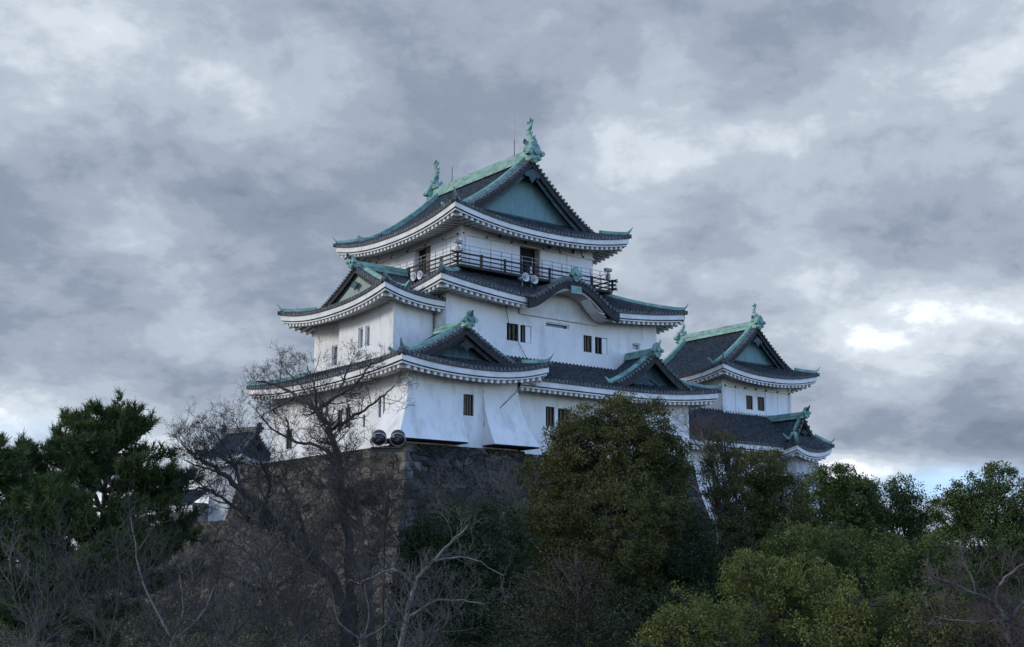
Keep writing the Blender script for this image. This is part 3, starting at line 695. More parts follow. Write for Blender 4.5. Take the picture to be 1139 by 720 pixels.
# ================================================================== far yagura at left, behind bare trees
fy = empty('distant_turret', (at(266, 540, 130).x, 130, 0), R(62)); tag(fy, 'small distant turret with dark tiled roof half hidden behind bare branches at left', 'turret')
MC = M['copper']; M['copper'] = M['tile']
body(fy, -2.3, 2.3, -1.9, 1.9, 2.0, 13.4, m='oldwallshade')  # darker plaster here paints in the shade below the roof
irimoya(fy, ID, -3.4, 3.4, -3.0, 3.0, 12.9, 2.9, .6, .9, .5, .6, 1.2, 'both', ridge_h=.45, orn=.7, panel='paneldark')
body(fy, -3.0, 16.0, 3.4, 7.2, 2.0, 8.6, m='oldwallshade'); 
r = Roof(); p_ = mkprof(1.5, 2.6, .85)
r.face((-4.4, 2.2), (0, 1), (1, 0), 6.4, lambda x: 2.6, p_, lambda x, d: 0, 8.4, o=1.2); r.finish(fy)
M['copper'] = MC
# ================================================================== loudspeakers, cameras on the balcony
def K(u, v, z): c, s = math.cos(KR), math.sin(KR); return (KO[0] + u * c - v * s, KO[1] + u * s + v * c, z)
def horn(u, v, z, rz, label):
    o = empty('loudspeaker', K(u, v, z), KR + rz); tag(o, label, 'loudspeaker', 'horn loudspeakers under the balcony rail')
    mb = MB(); rows = []
    prf = [(0, .30), (.05, .30), (.10, .24), (.25, .15), (.45, .09), (.60, .09)]
    for y, r_ in prf: rows.append([(r_ * math.cos(a), y, r_ * math.sin(a)) for a in [k * math.pi / 8 for k in range(16)]])
    mb.grid(rows, True)
    rows = [[(r_ * math.cos(a), y, r_ * math.sin(a)) for a in [k * math.pi / 8 for k in range(16)]] for y, r_ in ((0, .30), (0, .25), (.22, .10))]
    mb.grid(rows, True); mb.build('horn_bell', 'horn', o, True)
    b = MB(); b.tube([(0, .08, 0), (0, .2, 0)], .11, 10); b.tube([(0, .55, 0), (0, .72, 0)], .13, 10); b.build('horn_driver', 'metal', o)
    b = MB(); b.box(-.03, .03, .35, .45, -.55, .0); b.build('bracket', 'metal', o)
horn(4.02, -1.75, 20.78, 0, 'left loudspeaker of the pair below the open doorway'); horn(4.78, -1.75, 20.72, 0, 'right loudspeaker of the pair below the open doorway')
horn(-1.75, 3.0, 20.85, -R(90), 'left loudspeaker of the pair beside the left gable'); horn(-1.75, 2.25, 20.82, -R(90), 'right loudspeaker of the pair beside the left gable')
def cctv(u, v, z, lab):
    o = empty('camera_unit', K(u, v, z), KR); tag(o, lab, 'security camera', 'weather cameras on the balcony rail')
    b = MB(); b.tube([(0, 0, -1.0), (0, 0, .2)], .05, 6); b.build('post', 'metal', o)
    b = MB(); b.box(-.28, .28, -.12, .12, .2, .42); b.box(-.1, .1, -.14, .14, -.35, 0); b.build('camera_head', 'metal', o)
cctv(-.95, -.95, 22.25, 'grey box camera on the near corner post of the balcony'); cctv(12.1, -.95, 22.3, 'grey camera on a post at the right end of the balcony')
# ================================================================== stone base
def ishigaki(name, poly_top, zt, zb, batter, label, corner=None):
    """battered dry-stone base; poly_top = closed ring in keep frame"""
    o = empty(name, KO, KR); tag(o, label, 'stone wall'); mb = MB(); rng = np.random.RandomState(4)
    n = len(poly_top); ring = []
    cx_ = sum(p[0] for p in poly_top) / n; cy_ = sum(p[1] for p in poly_top) / n
    nz_ = 38
    # offset outward per edge normals
    def off(dist):
        out = []
        for i in range(n):
            p0, p1, p2_ = Vector(poly_top[i - 1]), Vector(poly_top[i]), Vector(poly_top[(i + 1) % n])
            e1 = (p1 - p0).normalized(); e2 = (p2_ - p1).normalized(); n1_ = Vector((e1.y, -e1.x)); n2_ = Vector((e2.y, -e2.x))
            m_ = (n1_ + n2_); m_ = m_ / (m_.dot(n1_)); out.append(p1 + m_ * dist)
        return out
    rings = [off(batter * ((i / nz_) ** 1.5)) for i in range(nz_ + 1)]
    for e_ in range(n):
        L = (Vector(poly_top[e_]) - Vector(poly_top[(e_ + 1) % n])).length; nx = max(2, int(L / .45)); rows = []
        for i in range(nz_ + 1):
            a = rings[i][e_]; b_ = rings[i][(e_ + 1) % n]; z = zt - (zt - zb) * i / nz_; row = []
            ed = (b_ - a).normalized(); nn = Vector((ed.y, -ed.x))
            for j in range(nx + 1):
                p = a.lerp(b_, j / nx); q = 0 if j in (0, nx) else rng.uniform(-.17, .17)
                row.append((p.x + nn.x * q, p.y + nn.y * q, z + (0 if i == 0 else rng.uniform(-.05, .05))))
            rows.append(row)
        mb.grid(rows)
    k0 = len(mb.v); mb.v += [(p.x, p.y, zt) for p in rings[0]]; mb.f.append(tuple(range(k0, k0 + n)))
    mb.build('stone_face', 'stone', o)
    cs = MB(); i_ = corner
    if corner is not None:
        a = [r_[corner] for r_ in rings]
        p1 = Vector(poly_top[corner]); e1 = (Vector(poly_top[corner - 1]) - p1).normalized(); e2 = (Vector(poly_top[(corner + 1) % n]) - p1).normalized()
        H_ = zt - zb; nst = 24
        for s in range(nst):
            f0 = s / nst; f1 = (s + .93) / nst
            lng = 1.05 + rng.uniform(-.35, .35); sh = .55 + rng.uniform(-.15, .15)
            la, lb_ = (lng, sh) if s % 2 else (sh, lng); rows = []
            for f in (f0, f1):
                ii = f * nz_; c0 = a[min(nz_, int(ii))].lerp(a[min(nz_, int(ii) + 1)], ii - int(ii)); out = -(e1 + e2) * .06; c = c0 + out; z = zt - H_ * f
                rows.append([(c.x, c.y, z), (c.x + e1.x * la, c.y + e1.y * la, z), (c.x + e1.x * la + e2.x * lb_, c.y + e1.y * la + e2.y * lb_, z), (c.x + e2.x * lb_, c.y + e2.y * lb_, z)])
            cs.loft(rows)
        cs.build('corner_stones', 'cornerstone', o)
    return o
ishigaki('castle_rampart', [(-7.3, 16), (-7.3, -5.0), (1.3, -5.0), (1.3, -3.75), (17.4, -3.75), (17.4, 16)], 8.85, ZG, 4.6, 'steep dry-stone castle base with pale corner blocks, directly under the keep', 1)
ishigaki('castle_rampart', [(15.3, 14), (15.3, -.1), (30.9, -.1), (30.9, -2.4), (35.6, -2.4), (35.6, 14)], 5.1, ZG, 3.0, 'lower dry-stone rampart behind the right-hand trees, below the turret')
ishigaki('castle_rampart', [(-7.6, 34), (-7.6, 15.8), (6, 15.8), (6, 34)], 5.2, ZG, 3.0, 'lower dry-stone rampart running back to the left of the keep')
# ================================================================== VEGETATION
M['bark'] = mat('bark', (.030, .026, .023), (.075, .066, .058), 3, .9, 6, .35, .65, (1, 1, .3), .5)
M['barkpale'] = mat('bark_pale', (.10, .092, .088), (.22, .205, .19), 2.5, .85, 6, .35, .7, (1, 1, .4), .3)
M['twig'] = mat('twig', (.026, .024, .022), (.064, .060, .055), .8, .9, 3)
M['twigpale'] = mat('twig_pale', (.055, .053, .049), (.125, .119, .110), .8, .9, 3)
M['twigred'] = mat('twig_reddish', (.065, .048, .044), (.12, .092, .083), .8, .9, 3)
def leafmat(name, stops, scale=.9, rough=.55, trans=.12):
    m = bpy.data.materials.new(name); m.use_nodes = True; t = m.node_tree; b = t.nodes['Principled BSDF']; b.inputs['Roughness'].default_value = rough; b.inputs['Specular IOR Level'].default_value = .25
    c = t.nodes.new('ShaderNodeTexCoord'); n = t.nodes.new('ShaderNodeTexNoise'); n.inputs['Scale'].default_value = scale; n.inputs['Detail'].default_value = 2; t.links.new(c.outputs['Object'], n.inputs['Vector'])
    n2_ = t.nodes.new('ShaderNodeTexNoise'); n2_.inputs['Scale'].default_value = scale * 9; n2_.inputs['Detail'].default_value = 2; t.links.new(c.outputs['Object'], n2_.inputs['Vector'])
    a = t.nodes.new('ShaderNodeMath'); a.operation = 'MULTIPLY_ADD'; a.inputs[1].default_value = .55; t.links.new(n.outputs['Fac'], a.inputs[0])
    a2 = t.nodes.new('ShaderNodeMath'); a2.operation = 'MULTIPLY'; a2.inputs[1].default_value = .45; t.links.new(n2_.outputs['Fac'], a2.inputs[0]); t.links.new(a2.outputs[0], a.inputs[2])
    r = t.nodes.new('ShaderNodeValToRGB'); e = r.color_ramp.elements
    while len(e) < len(stops): e.new(.5)
    for q, (p, col) in zip(e, stops): q.position = p; q.color = (*col, 1)
    t.links.new(a.outputs[0], r.inputs[0]); t.links.new(r.outputs[0], b.inputs['Base Color'])
    if trans:
        tr = t.nodes.new('ShaderNodeBsdfTranslucent'); t.links.new(r.outputs[0], tr.inputs[0]); ms = t.nodes.new('ShaderNodeMixShader'); ms.inputs[0].default_value = trans
        t.links.new(b.outputs[0], ms.inputs[1]); t.links.new(tr.outputs[0], ms.inputs[2]); t.links.new(ms.outputs[0], t.nodes['Material Output'].inputs[0])
    return m
M['leafdark'] = leafmat('leaf_dark_green', [(.36, (.036, .056, .014)), (.52, (.074, .102, .024)), (.66, (.120, .148, .036))])
M['leafolive'] = leafmat('leaf_olive', [(.34, (.040, .046, .015)), (.50, (.080, .084, .025)), (.66, (.130, .124, .040))])
M['leaflight'] = leafmat('leaf_light_green', [(.34, (.060, .078, .018)), (.50, (.108, .126, .028)), (.66, (.165, .168, .042))])
M['leafbrown'] = leafmat('leaf_brownish', [(.34, (.026, .024, .014)), (.52, (.050, .044, .024)), (.66, (.080, .068, .036))])
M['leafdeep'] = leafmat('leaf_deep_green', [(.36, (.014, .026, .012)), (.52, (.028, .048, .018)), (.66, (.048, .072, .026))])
M['needle'] = leafmat('pine_needle', [(.36, (.026, .044, .014)), (.52, (.054, .082, .022)), (.66, (.105, .130, .034))], .8)
def np_mesh(name, verts, faces, m, parent=None, k=4):
    me = bpy.data.meshes.new(name); nv, nf_ = len(verts), len(faces)
    me.vertices.add(nv); me.vertices.foreach_set('co', verts.astype(np.float32).ravel())
    me.loops.add(nf_ * k); me.loops.foreach_set('vertex_index', faces.astype(np.int32).ravel())
    me.polygons.add(nf_); me.polygons.foreach_set('loop_start', np.arange(0, nf_ * k, k, dtype=np.int32)); me.polygons.foreach_set('loop_total', np.full(nf_, k, dtype=np.int32))
    me.update(calc_edges=True); me.materials.append(M[m] if isinstance(m, str) else m)
    o = bpy.data.objects.new(name, me); COL.objects.link(o)
    if parent: o.parent = parent
    return o
def unit(a): return a / np.maximum(1e-9, np.linalg.norm(a, axis=-1, keepdims=True))
def leaves(centers, radii, per, size, rng, flat=.8, aspect=.5):
    """diamond leaves spread through small flattened clumps"""
    n = len(centers) * per; c = np.repeat(centers, per, 0); r = np.repeat(radii, per)
    d = unit(rng.normal(size=(n, 3))) * (rng.uniform(.15, 1, (n, 1)) ** .6); d[:, 2] *= flat
    p = c + d * r[:, None]
    a = unit(rng.normal(size=(n, 3)) + unit(d) * .8); b = unit(np.cross(a, rng.normal(size=(n, 3)) + np.array([0, 0, 1.2])))
    s = size * rng.uniform(.6, 1.35, (n, 1)); nn = unit(np.cross(a, b)) * s * .12
    v = np.stack([p, p + a * s * .5 + b * s * aspect * .5 + nn, p + a * s, p + a * s * .5 - b * s * aspect * .5 + nn], 1).reshape(-1, 3)
    return v, np.arange(n * 4).reshape(-1, 4)
def needles(centers, dirs, per, length, rng):
    """tufts: narrow blades fanned round the shoot tip"""
    n = len(centers) * per; c = np.repeat(centers, per, 0); dd = np.repeat(dirs, per, 0)
    a = unit(dd * .95 + rng.normal(size=(n, 3)) * .55); L = length * rng.uniform(.6, 1.2, (n, 1)); b = unit(np.cross(a, rng.normal(size=(n, 3)))) * .017
    c = c + dd * rng.uniform(-.25, .1, (n, 1))
    v = np.stack([c - b, c + b, c + a * L + b * .3, c + a * L - b * .3], 1).reshape(-1, 3)
    return v, np.arange(n * 4).reshape(-1, 4)
class Skel:
    """branch skeleton -> tapered tubes (numpy)"""
    def __init__(s, rng): s.rng = rng; s.P = []; s.tips = []
    def add(s, pts, r0, r1, n): s.P.append((np.array(pts), r0, r1, n))
    def grow(s, p, d, L, r, depth, up=.12, kids=(3, 5), wig=.22, spread=.75, shrink=.62, minr=.006, nside=None):
        rng = s.rng; k = 5 if depth > 1 else 3; pts = [np.array(p)]; d = np.array(d, float); d /= np.linalg.norm(d)
        for i in range(k):
            d = d + rng.normal(size=3) * wig * .6 + np.array([0, 0, up]); d /= np.linalg.norm(d); pts.append(pts[-1] + d * L / k)
        r1 = max(minr * .7, r * .45)
        s.add(pts, r, r1, nside or (5 if r > .05 else 3))
        s.tips.append((pts[-1], d, depth))
        if depth <= 0: return
        for j in range(rng.randint(kids[0], kids[1] + 1)):
            f = rng.uniform(.25, 1.0); i = min(k - 1, int(f * k)); q = pts[i] + (pts[i + 1] - pts[i]) * (f * k - i)
            ld = pts[i + 1] - pts[i]; ld = ld / np.linalg.norm(ld); sd = rng.normal(size=3); sd -= ld * sd.dot(ld); sd /= np.linalg.norm(sd)
            nd = ld * (1 - spread * .5) + sd * spread
            s.grow(q, nd, L * shrink * rng.uniform(.7, 1.15), max(minr, (r + (r1 - r) * f) * .6), depth - 1, up, kids, wig, spread, shrink, minr)
    def mesh(s, name, m, parent=None, rmax=None, rmin=None):
        V, F = [], []; o = 0
        for pts, r0, r1, n in s.P:
            if rmax is not None and r0 >= rmax: continue
            if rmin is not None and r0 < rmin: continue
            k = len(pts); t = unit(np.gradient(pts, axis=0)); a = unit(np.cross(t, np.where(np.abs(t[:, 2:3]) < .9, np.array([[0, 0, 1.]]), np.array([[1., 0, 0]])))); b = np.cross(t, a)
            rr = np.linspace(r0, r1, k)[:, None, None]; an = np.arange(n) * 2 * np.pi / n
            ring = pts[:, None, :] + (a[:, None, :] * np.cos(an)[None, :, None] + b[:, None, :] * np.sin(an)[None, :, None]) * rr
            V.append(ring.reshape(-1, 3)); i = np.arange(k - 1)[:, None] * n; j = np.arange(n)[None, :]; j2 = (j + 1) % n
            F.append(np.stack([i + j, i + j2, i + n + j2, i + n + j], -1).reshape(-1, 4) + o); o += k * n
        if not V: return None
        return np_mesh(name, np.concatenate(V), np.concatenate(F), m, parent)
def smooth_path(pp, n=4):
    """Catmull-Rom through the points"""
    P = [np.array(p, float) for p in pp]; P = [2 * P[0] - P[1]] + P + [2 * P[-1] - P[-2]]; out = []
    for i in range(1, len(P) - 2):
        for k in range(n):
            t = k / n; out.append(.5 * ((2 * P[i]) + (-P[i - 1] + P[i + 1]) * t + (2 * P[i - 1] - 5 * P[i] + 4 * P[i + 1] - P[i + 2]) * t * t + (-P[i - 1] + 3 * P[i] - 3 * P[i + 1] + P[i + 2]) * t ** 3))
    out.append(P[-2]); return np.array(out)
def root_at(px, Y, zg=0): p = at(px, 600, Y); return Vector((p.x, Y, zg))
# ---- evergreen broadleaf tree: lobes given as (px, py, rx_px, ry_px, depth offset m)
def broadleaf(name, label, Y, lobes, trunk_px, leaf, seed, size=.15, clumps=1.0, per=70, cr=.42, group=None, cat='tree', bark='bark', zg=ZG, hollow=.45, thin=0.0, rtrunk=.28, twigs=True):
    rng = np.random.RandomState(seed); ppm = 1427 / Y
    root = empty(name, root_at(trunk_px, Y, zg)); tag(root, label, cat, group); ro = np.array(root.location)
    C, Rr = [], []; sk = Skel(rng); base = np.array([ro[0], ro[1], zg]); hub = None
    ls = []
    for (px, py, rx, ry, dy) in lobes:
        c = np.array(at(px, py, Y + dy)); ls.append((c, rx / ppm, ry / ppm))
    zlow = min(c[2] - b_ * .6 for c, a_, b_ in ls); fork = base + np.array([0, 0, max(1.2, (zlow - zg) * .75)]); fork[0] += rng.uniform(-.2, .2)
    sk.add(smooth_path([base, base + (fork - base) * .5 + rng.normal(size=3) * .08, fork]), rtrunk, rtrunk * .75, 8)
    for c, a_, b_ in ls:
        vol = a_ * a_ * b_ * 4.19; n = int(min(1400, max(14, (vol ** .74) * 13 * clumps)))
        d = unit(rng.normal(size=(n, 3))); rad = rng.uniform(hollow, 1.0, (n, 1)) ** .55
        # uneven outline: low-frequency wobble of the radius per direction
        ph = rng.uniform(0, 6.28, 6); wob = 1 + .13 * np.sin(d[:, 0:1] * 5 + ph[0]) + .12 * np.sin(d[:, 2:3] * 7 + ph[1]) + .10 * np.sin((d[:, 1:2] + d[:, 0:1]) * 9 + ph[2])
        q = c + d * rad * wob * np.array([a_, a_ * .9, b_])
        keep_ = rng.uniform(size=n) > thin; q = q[keep_]
        C.append(q); Rr.append(cr * .82 * rng.uniform(.5, 1.35, len(q)))
        mid = (fork + c) / 2 + rng.normal(size=3) * .25
        sk.add(smooth_path([fork, mid, c + np.array([0, 0, b_ * .2])]), rtrunk * .42, .03, 6)
        idx = rng.choice(len(q), min(len(q), 26), replace=False)
        for i in idx:
            st = mid + (c - mid) * rng.uniform(.1, 1.0); e = q[i]; m_ = (st + e) / 2 + rng.normal(size=3) * .12
            sk.add(smooth_path([st, m_, e], 3), .035, .008, 4)
    C = np.concatenate(C); Rr = np.concatenate(Rr); ok = C[:, 2] > zg + .1; C = C[ok]; Rr = Rr[ok]
    v, f = leaves(C, Rr, per, size * .72, rng)
    for pth in sk.P: pass
    cr_o = np_mesh('crown', v - ro, f, leaf, root)
    sk.P = [(p - ro, a, b, n) for p, a, b, n in sk.P]; sk.mesh('trunk', bark, root)
    return root
def copy_of(name, k): return name
# ---- pine: horizontal layered boughs with needle tufts
def pine(label, Y, top_px, top_py, base_px, half_px, seed, low_py=640, lean=0, boughs=46, per=26, group=None, zg=ZG, width_prof=None):
    rng = np.random.RandomState(seed); ppm = 1427 / Y; root = empty('pine_tree', root_at(base_px, Y, zg)); tag(root, label, 'tree', group); ro = np.array(root.location)
    top = np.array(at(top_px, top_py, Y)); base = np.array([ro[0], Y, zg]); H = top[2] - zg; sk = Skel(rng)
    mid = base * .5 + top * .5 + np.array([rng.uniform(-.4, .4), 0, 0])
    tr = smooth_path([base, mid, top], 8); sk.add(tr, .26, .04, 8)
    zl = at(0, low_py, Y).z; T_, D_l = [], []
    for i in range(boughs):
        f = (i + .5) / boughs; z = zl + (top[2] - .15 - zl) * f
        j = np.argmin(abs(tr[:, 2] - z)); p = tr[j]; ang = i * 2.4 + rng.uniform(-.5, .5)
        wp = width_prof(f) if width_prof else (1 - f) ** .55
        L = max(.55, half_px / ppm * wp * rng.uniform(.65, 1.15)); d = np.array([math.cos(ang), math.sin(ang) * .9, .10 + .35 * f])
        k = 6; pts = [p]; dd = d.copy()
        for q in range(k):
            dd = unit(dd + rng.normal(size=3) * .14 + np.array([0, 0, .06])); pts.append(pts[-1] + dd * L / k)
        sk.add(np.array(pts), .05 + .03 * L / 3, .015, 5)
        for q in range(int(5 + L * 3.6)):
            g = rng.uniform(.25, 1) ** .7; ii = min(k - 1, int(g * k)); s0 = pts[ii] + (pts[ii + 1] - pts[ii]) * (g * k - ii)
            side = unit(np.cross(dd, [0, 0, 1])) * rng.choice([-1, 1]); td = unit(dd * .7 + side * rng.uniform(.2, 1.0) + np.array([0, 0, rng.uniform(.0, .5)])); tl = rng.uniform(.3, .85) * min(1, L / 2)
            e = s0 + td * tl; sk.add(np.array([s0, (s0 + e) / 2 + rng.normal(size=3) * .03, e]), .015, .007, 3)
            for w in range(rng.randint(2, 5)):
                h = rng.uniform(.35, 1.05); T_.append(s0 + td * tl * h + rng.normal(size=3) * .10 * np.array([1, 1, .6])); D_l.append(unit(td * .5 + np.array([0, 0, .7]) + rng.normal(size=3) * .35))
    v, f = needles(np.array(T_), np.array(D_l), per, .30, rng)
    np_mesh('crown', v - ro, f, 'needle', root)
    sk.P = [(p - ro, a, b, n) for p, a, b, n in sk.P]; sk.mesh('trunk', 'bark', root)
    return root
# ---- bare tree: main limbs traced as (px, py, depth) paths with radii, then grown twigs
def bare(name, label, Y, limbs, seed, twig='twig', bark='bark', depth=3, L=1.3, kids=(3, 5), group=None, cat='tree', zg=ZG, dens=3.2, up=.10, spread=.8, minr=.0065, wig=.22, start=.25, base=None):
    rng = np.random.RandomState(seed); b0 = limbs[0][0][0]; rp = at(b0[0], b0[1], Y + (b0[2] if len(b0) > 2 else 0))
    root = empty(name, (rp.x, rp.y, zg)); tag(root, label, cat, group); ro = np.array(root.location); big = Skel(rng); small = Skel(rng)
    for li, (pts, r0, r1) in enumerate(limbs):
        pp = [np.array(at(p[0], p[1], Y + (p[2] if len(p) > 2 else 0))) for p in pts]
        if li == 0 and pp[0][2] > zg: pp = [np.array([pp[0][0], pp[0][1], zg])] + pp
        path = smooth_path(pp, 5); path[1:-1] += rng.normal(size=(len(path) - 2, 3)) * min(.05, r0 * .35)
        big.add(path, r0, r1, 7)
        seg = np.linalg.norm(np.diff(path, axis=0), axis=1); tot = seg.sum(); n = int(tot * dens * 1.7)
        for q in range(n + 2):
            g = rng.uniform(start if li == 0 else .12, 1) if q < n else 1.0; i = min(len(path) - 2, int(g * (len(path) - 1))); s0 = path[i] + (path[i + 1] - path[i]) * (g * (len(path) - 1) - i)
            ld = unit(path[i + 1] - path[i]); sd = rng.normal(size=3); sd -= ld * sd.dot(ld); sd = unit(sd); rr = (r0 + (r1 - r0) * g)
            small.grow(s0, ld * rng.uniform(.2, .7) + sd * spread + np.array([0, 0, .15]), L * rng.uniform(.55, 1.2) * (1.0 if g < .9 else .8), min(.035, max(.012, rr * .4)), depth - 1, up, kids, wig, spread, .62, minr)
    for S in (big, small): S.P = [(p - ro, a, b, n) for p, a, b, n in S.P]
    big.mesh('trunk', bark, root); small.mesh('crown', twig, root); return root
# ------------------------------------------------------------------ ground
def ground():
    xs = np.concatenate([np.linspace(-3000, -160, 8), np.linspace(-140, 140, 57), np.linspace(160, 3000, 8)]); ys = np.concatenate([np.linspace(-300, -10, 4), np.linspace(0, 160, 41), np.linspace(180, 4500, 10)])
    rng = np.random.RandomState(2); V = []
    for y in ys:
        for x in xs:
            z = rng.uniform(-.12, .12) if abs(x) < 150 and 32 < y < 150 else 0
            V.append((x, y, z + (ZG if y > 20 else (0 if y < 8 else ZG * (y - 8) / 12))))
    n = len(xs); F = [(j * n + i, j * n + i + 1, (j + 1) * n + i + 1, (j + 1) * n + i) for j in range(len(ys) - 1) for i in range(n - 1)]
    o = np_mesh('ground', np.array(V), np.array(F), 'ground'); tag(o, 'dark leaf-littered park ground below the trees', kind='structure')
ground()
# ------------------------------------------------------------------ pines at the left
pine('tall dark pine with a broad crown standing at the left', 52, 122, 468, 128, 122, 11, 665, boughs=96, per=28, width_prof=lambda f: min(1, 1.25 * (1 - f) ** .62 + .06) * (1 if f > .3 else .85))
pine('dark pine cut by the left edge of the photo', 48, -4, 498, -8, 92, 12, 680, boughs=76, per=26)
pine('low younger pine in front of the tall pine at left', 47, 60, 545, 66, 100, 15, 710, boughs=74, per=26)
# ------------------------------------------------------------------ bare trees left of the keep
bare('bare_tree', 'large bare cherry tree with a leaning trunk, its crown against the white lower wall', 53,
     [([(392, 690), (388, 610), (380, 545), (376, 510, -1), (366, 480, -1), (352, 458, -.5)], .22, .10),
      ([(352, 458, -.5), (330, 440, 0), (305, 428, .5), (285, 425, .5)], .09, .03), ([(352, 458, -.5), (350, 430, -1), (342, 408, -1)], .07, .02), ([(352, 458, -.5), (335, 430, 1), (318, 412, 1.5)], .06, .02), ([(375, 440, -1), (385, 415, -1), (392, 402, -1)], .05, .02), ([(330, 440, 0), (312, 452, .5), (292, 462, .5)], .05, .02), ([(352, 458, -.5), (375, 440, -1), (398, 425, -1.5), (412, 405, -1.5)], .09, .03),
      ([(366, 480, -1), (395, 462, -1), (420, 445, -1.5), (438, 430, -1.5)], .08, .025), ([(376, 510, -1), (350, 495, .5), (325, 490, 1), (318, 465, 1)], .09, .03), ([(325, 490, 1), (300, 475, 1), (285, 455, 1)], .05, .02)],
     21, depth=4, L=1.05, dens=2.3, kids=(3, 4), start=.55, minr=.0055)
bare('bare_tree', 'bare tree leaning left over the stone base with a wide flat crown', 51,
     [([(385, 700), (372, 650), (345, 615), (318, 590), (290, 568)], .28, .16), ([(290, 568), (268, 545), (245, 525, -.5), (222, 510, -1), (208, 500, -1)], .15, .04), ([(318, 590), (285, 583), (255, 560), (232, 545), (205, 545)], .10, .03),
      ([(268, 545), (262, 520), (250, 498, 1), (240, 482, 1)], .08, .03), ([(290, 568), (300, 540), (290, 515), (280, 492)], .09, .03), ([(245, 525, -.5), (225, 520), (205, 512)], .06, .02), ([(262, 520), (240, 505, -1), (222, 488, -1)], .05, .015), ([(255, 560), (225, 540, 1), (200, 522, 1)], .05, .015), ([(280, 492), (268, 480), (262, 470)], .04, .015), ([(345, 615), (335, 580), (322, 550), (310, 530)], .09, .03)],
     22, depth=4, L=1.15, dens=2.6, kids=(3, 4), start=.45, minr=.0055)
bare('bare_tree', 'upright bare tree with many close trunks right of the leaning one, before the stone corner', 49,
     [([(412, 700), (408, 640), (402, 590), (398, 560)], .2, .08), ([(398, 560), (392, 530), (384, 512)], .07, .02), ([(408, 640), (425, 600), (432, 565), (430, 540)], .08, .02), ([(402, 590), (380, 570), (365, 545), (352, 530)], .07, .02), ([(408, 640), (385, 620), (365, 600)], .07, .02)],
     23, depth=4, L=1.15, dens=2.3, kids=(3, 5), start=.3, bark='bark')
bare('bare_tree', 'dense twiggy bare tree below the flat-crowned one, brownish', 47,
     [([(300, 700), (298, 660), (290, 630)], .16, .07), ([(290, 630), (270, 610), (250, 600)], .06, .02), ([(290, 630), (305, 605), (318, 590)], .06, .02), ([(298, 660), (262, 645), (230, 632)], .07, .02), ([(298, 660), (330, 640), (355, 630)], .07, .02)],
     24, depth=4, L=1.15, dens=2.0, kids=(3, 4), start=.2)
bare('bare_tree', 'thin leafless sapling in front of the corner of the stone base, below the floodlights', 60,
     [([(455, 700), (452, 640), (450, 590), (452, 545)], .09, .03), ([(450, 600), (470, 570), (482, 545)], .04, .015), ([(450, 610), (430, 580), (418, 555)], .04, .015), ([(452, 640), (480, 620), (500, 600)], .04, .015), ([(452, 650), (425, 630), (405, 610)], .04, .015)],
     25, depth=4, L=1.15, dens=2.0, kids=(3, 4), start=.2)
# bare shrubs hugging the stone face
for i, (px, py, Y, w, lab) in enumerate([(500, 575, 66, 40, 'grey leafless shrub against the stone face, left of its two neighbours'), (548, 560, 66, 45, 'grey leafless shrub high on the stone face below the flared wall'), (585, 585, 64, 40, 'grey leafless shrub on the stone face beside the big round tree')]):
    bare('bare_shrub', lab, Y, [([(px, 690), (px - 4, 620), (px, py)], .07, .03), ([(px, 630), (px - w * .6, py + 10)], .04, .015), ([(px, 620), (px + w * .6, py + 5)], .04, .015), ([(px, py + 30), (px + w * .2, py - 30)], .04, .015), ([(px, py + 20), (px - w * .35, py - 25)], .04, .015)],
         31 + i, 'twigpale', 'twigpale', 3, 1.35, (3, 5), 'leafless shrubs against the stone face', 'shrub', ZG, 3.4, .16, .7, .008, start=.15)
# dark round bush and pale broken limbs in front of it
broadleaf('evergreen_shrub', 'deep green evergreen bush in front of the stone base, left of the big round tree', 52, [(500, 606, 50, 44, 0), (545, 612, 48, 52, 0), (468, 620, 34, 34, 0), (520, 660, 62, 50, -1), (470, 655, 40, 35, 0), (565, 665, 30, 50, 1)], 548, 'leafdeep', 41, .15, 1.5, 70, .40, cat='bush', rtrunk=.2)
bare('bare_tree', 'small bare tree with crooked pale branches in front of the deep green bush', 38,
     [([(440, 760), (452, 690), (462, 650), (480, 625)], .10, .05), ([(480, 625), (505, 600), (520, 585)], .05, .018), ([(462, 650), (440, 634), (420, 640), (400, 650)], .05, .02), ([(452, 690), (480, 670), (510, 668), (540, 672)], .045, .015), ([(480, 625), (520, 620), (560, 640)], .035, .012)],
     42, 'twigpale', 'barkpale', 3, .75, (2, 4), None, 'tree', ZG, 2.4)
# ------------------------------------------------------------------ big camphor in the middle and its neighbours
broadleaf('camphor_tree', 'big round dark olive evergreen tree in the middle, its crown hiding the lower wall', 57,
          [(682, 505, 66, 60, 0), (632, 540, 46, 62, 1), (728, 545, 48, 62, 1), (645, 487, 34, 34, 0), (712, 480, 38, 34, 0), (684, 466, 34, 24, 0), (742, 508, 28, 32, 0), (675, 590, 95, 62, -1), (615, 600, 36, 50, 0), (750, 600, 36, 50, 1), (680, 660, 95, 55, 0)], 685, 'leafolive', 51, .15, 1.5, 78, .42, rtrunk=.45)
broadleaf('brownish_tree', 'thinner brownish tree with sparse leaves in front of the big round tree', 46,
          [(620, 655, 50, 42, 0), (590, 690, 45, 40, 0), (660, 690, 48, 45, 0), (640, 625, 30, 26, 0)], 632, 'leafbrown', 52, .11, 1.1, 42, .42, rtrunk=.16, thin=.2)
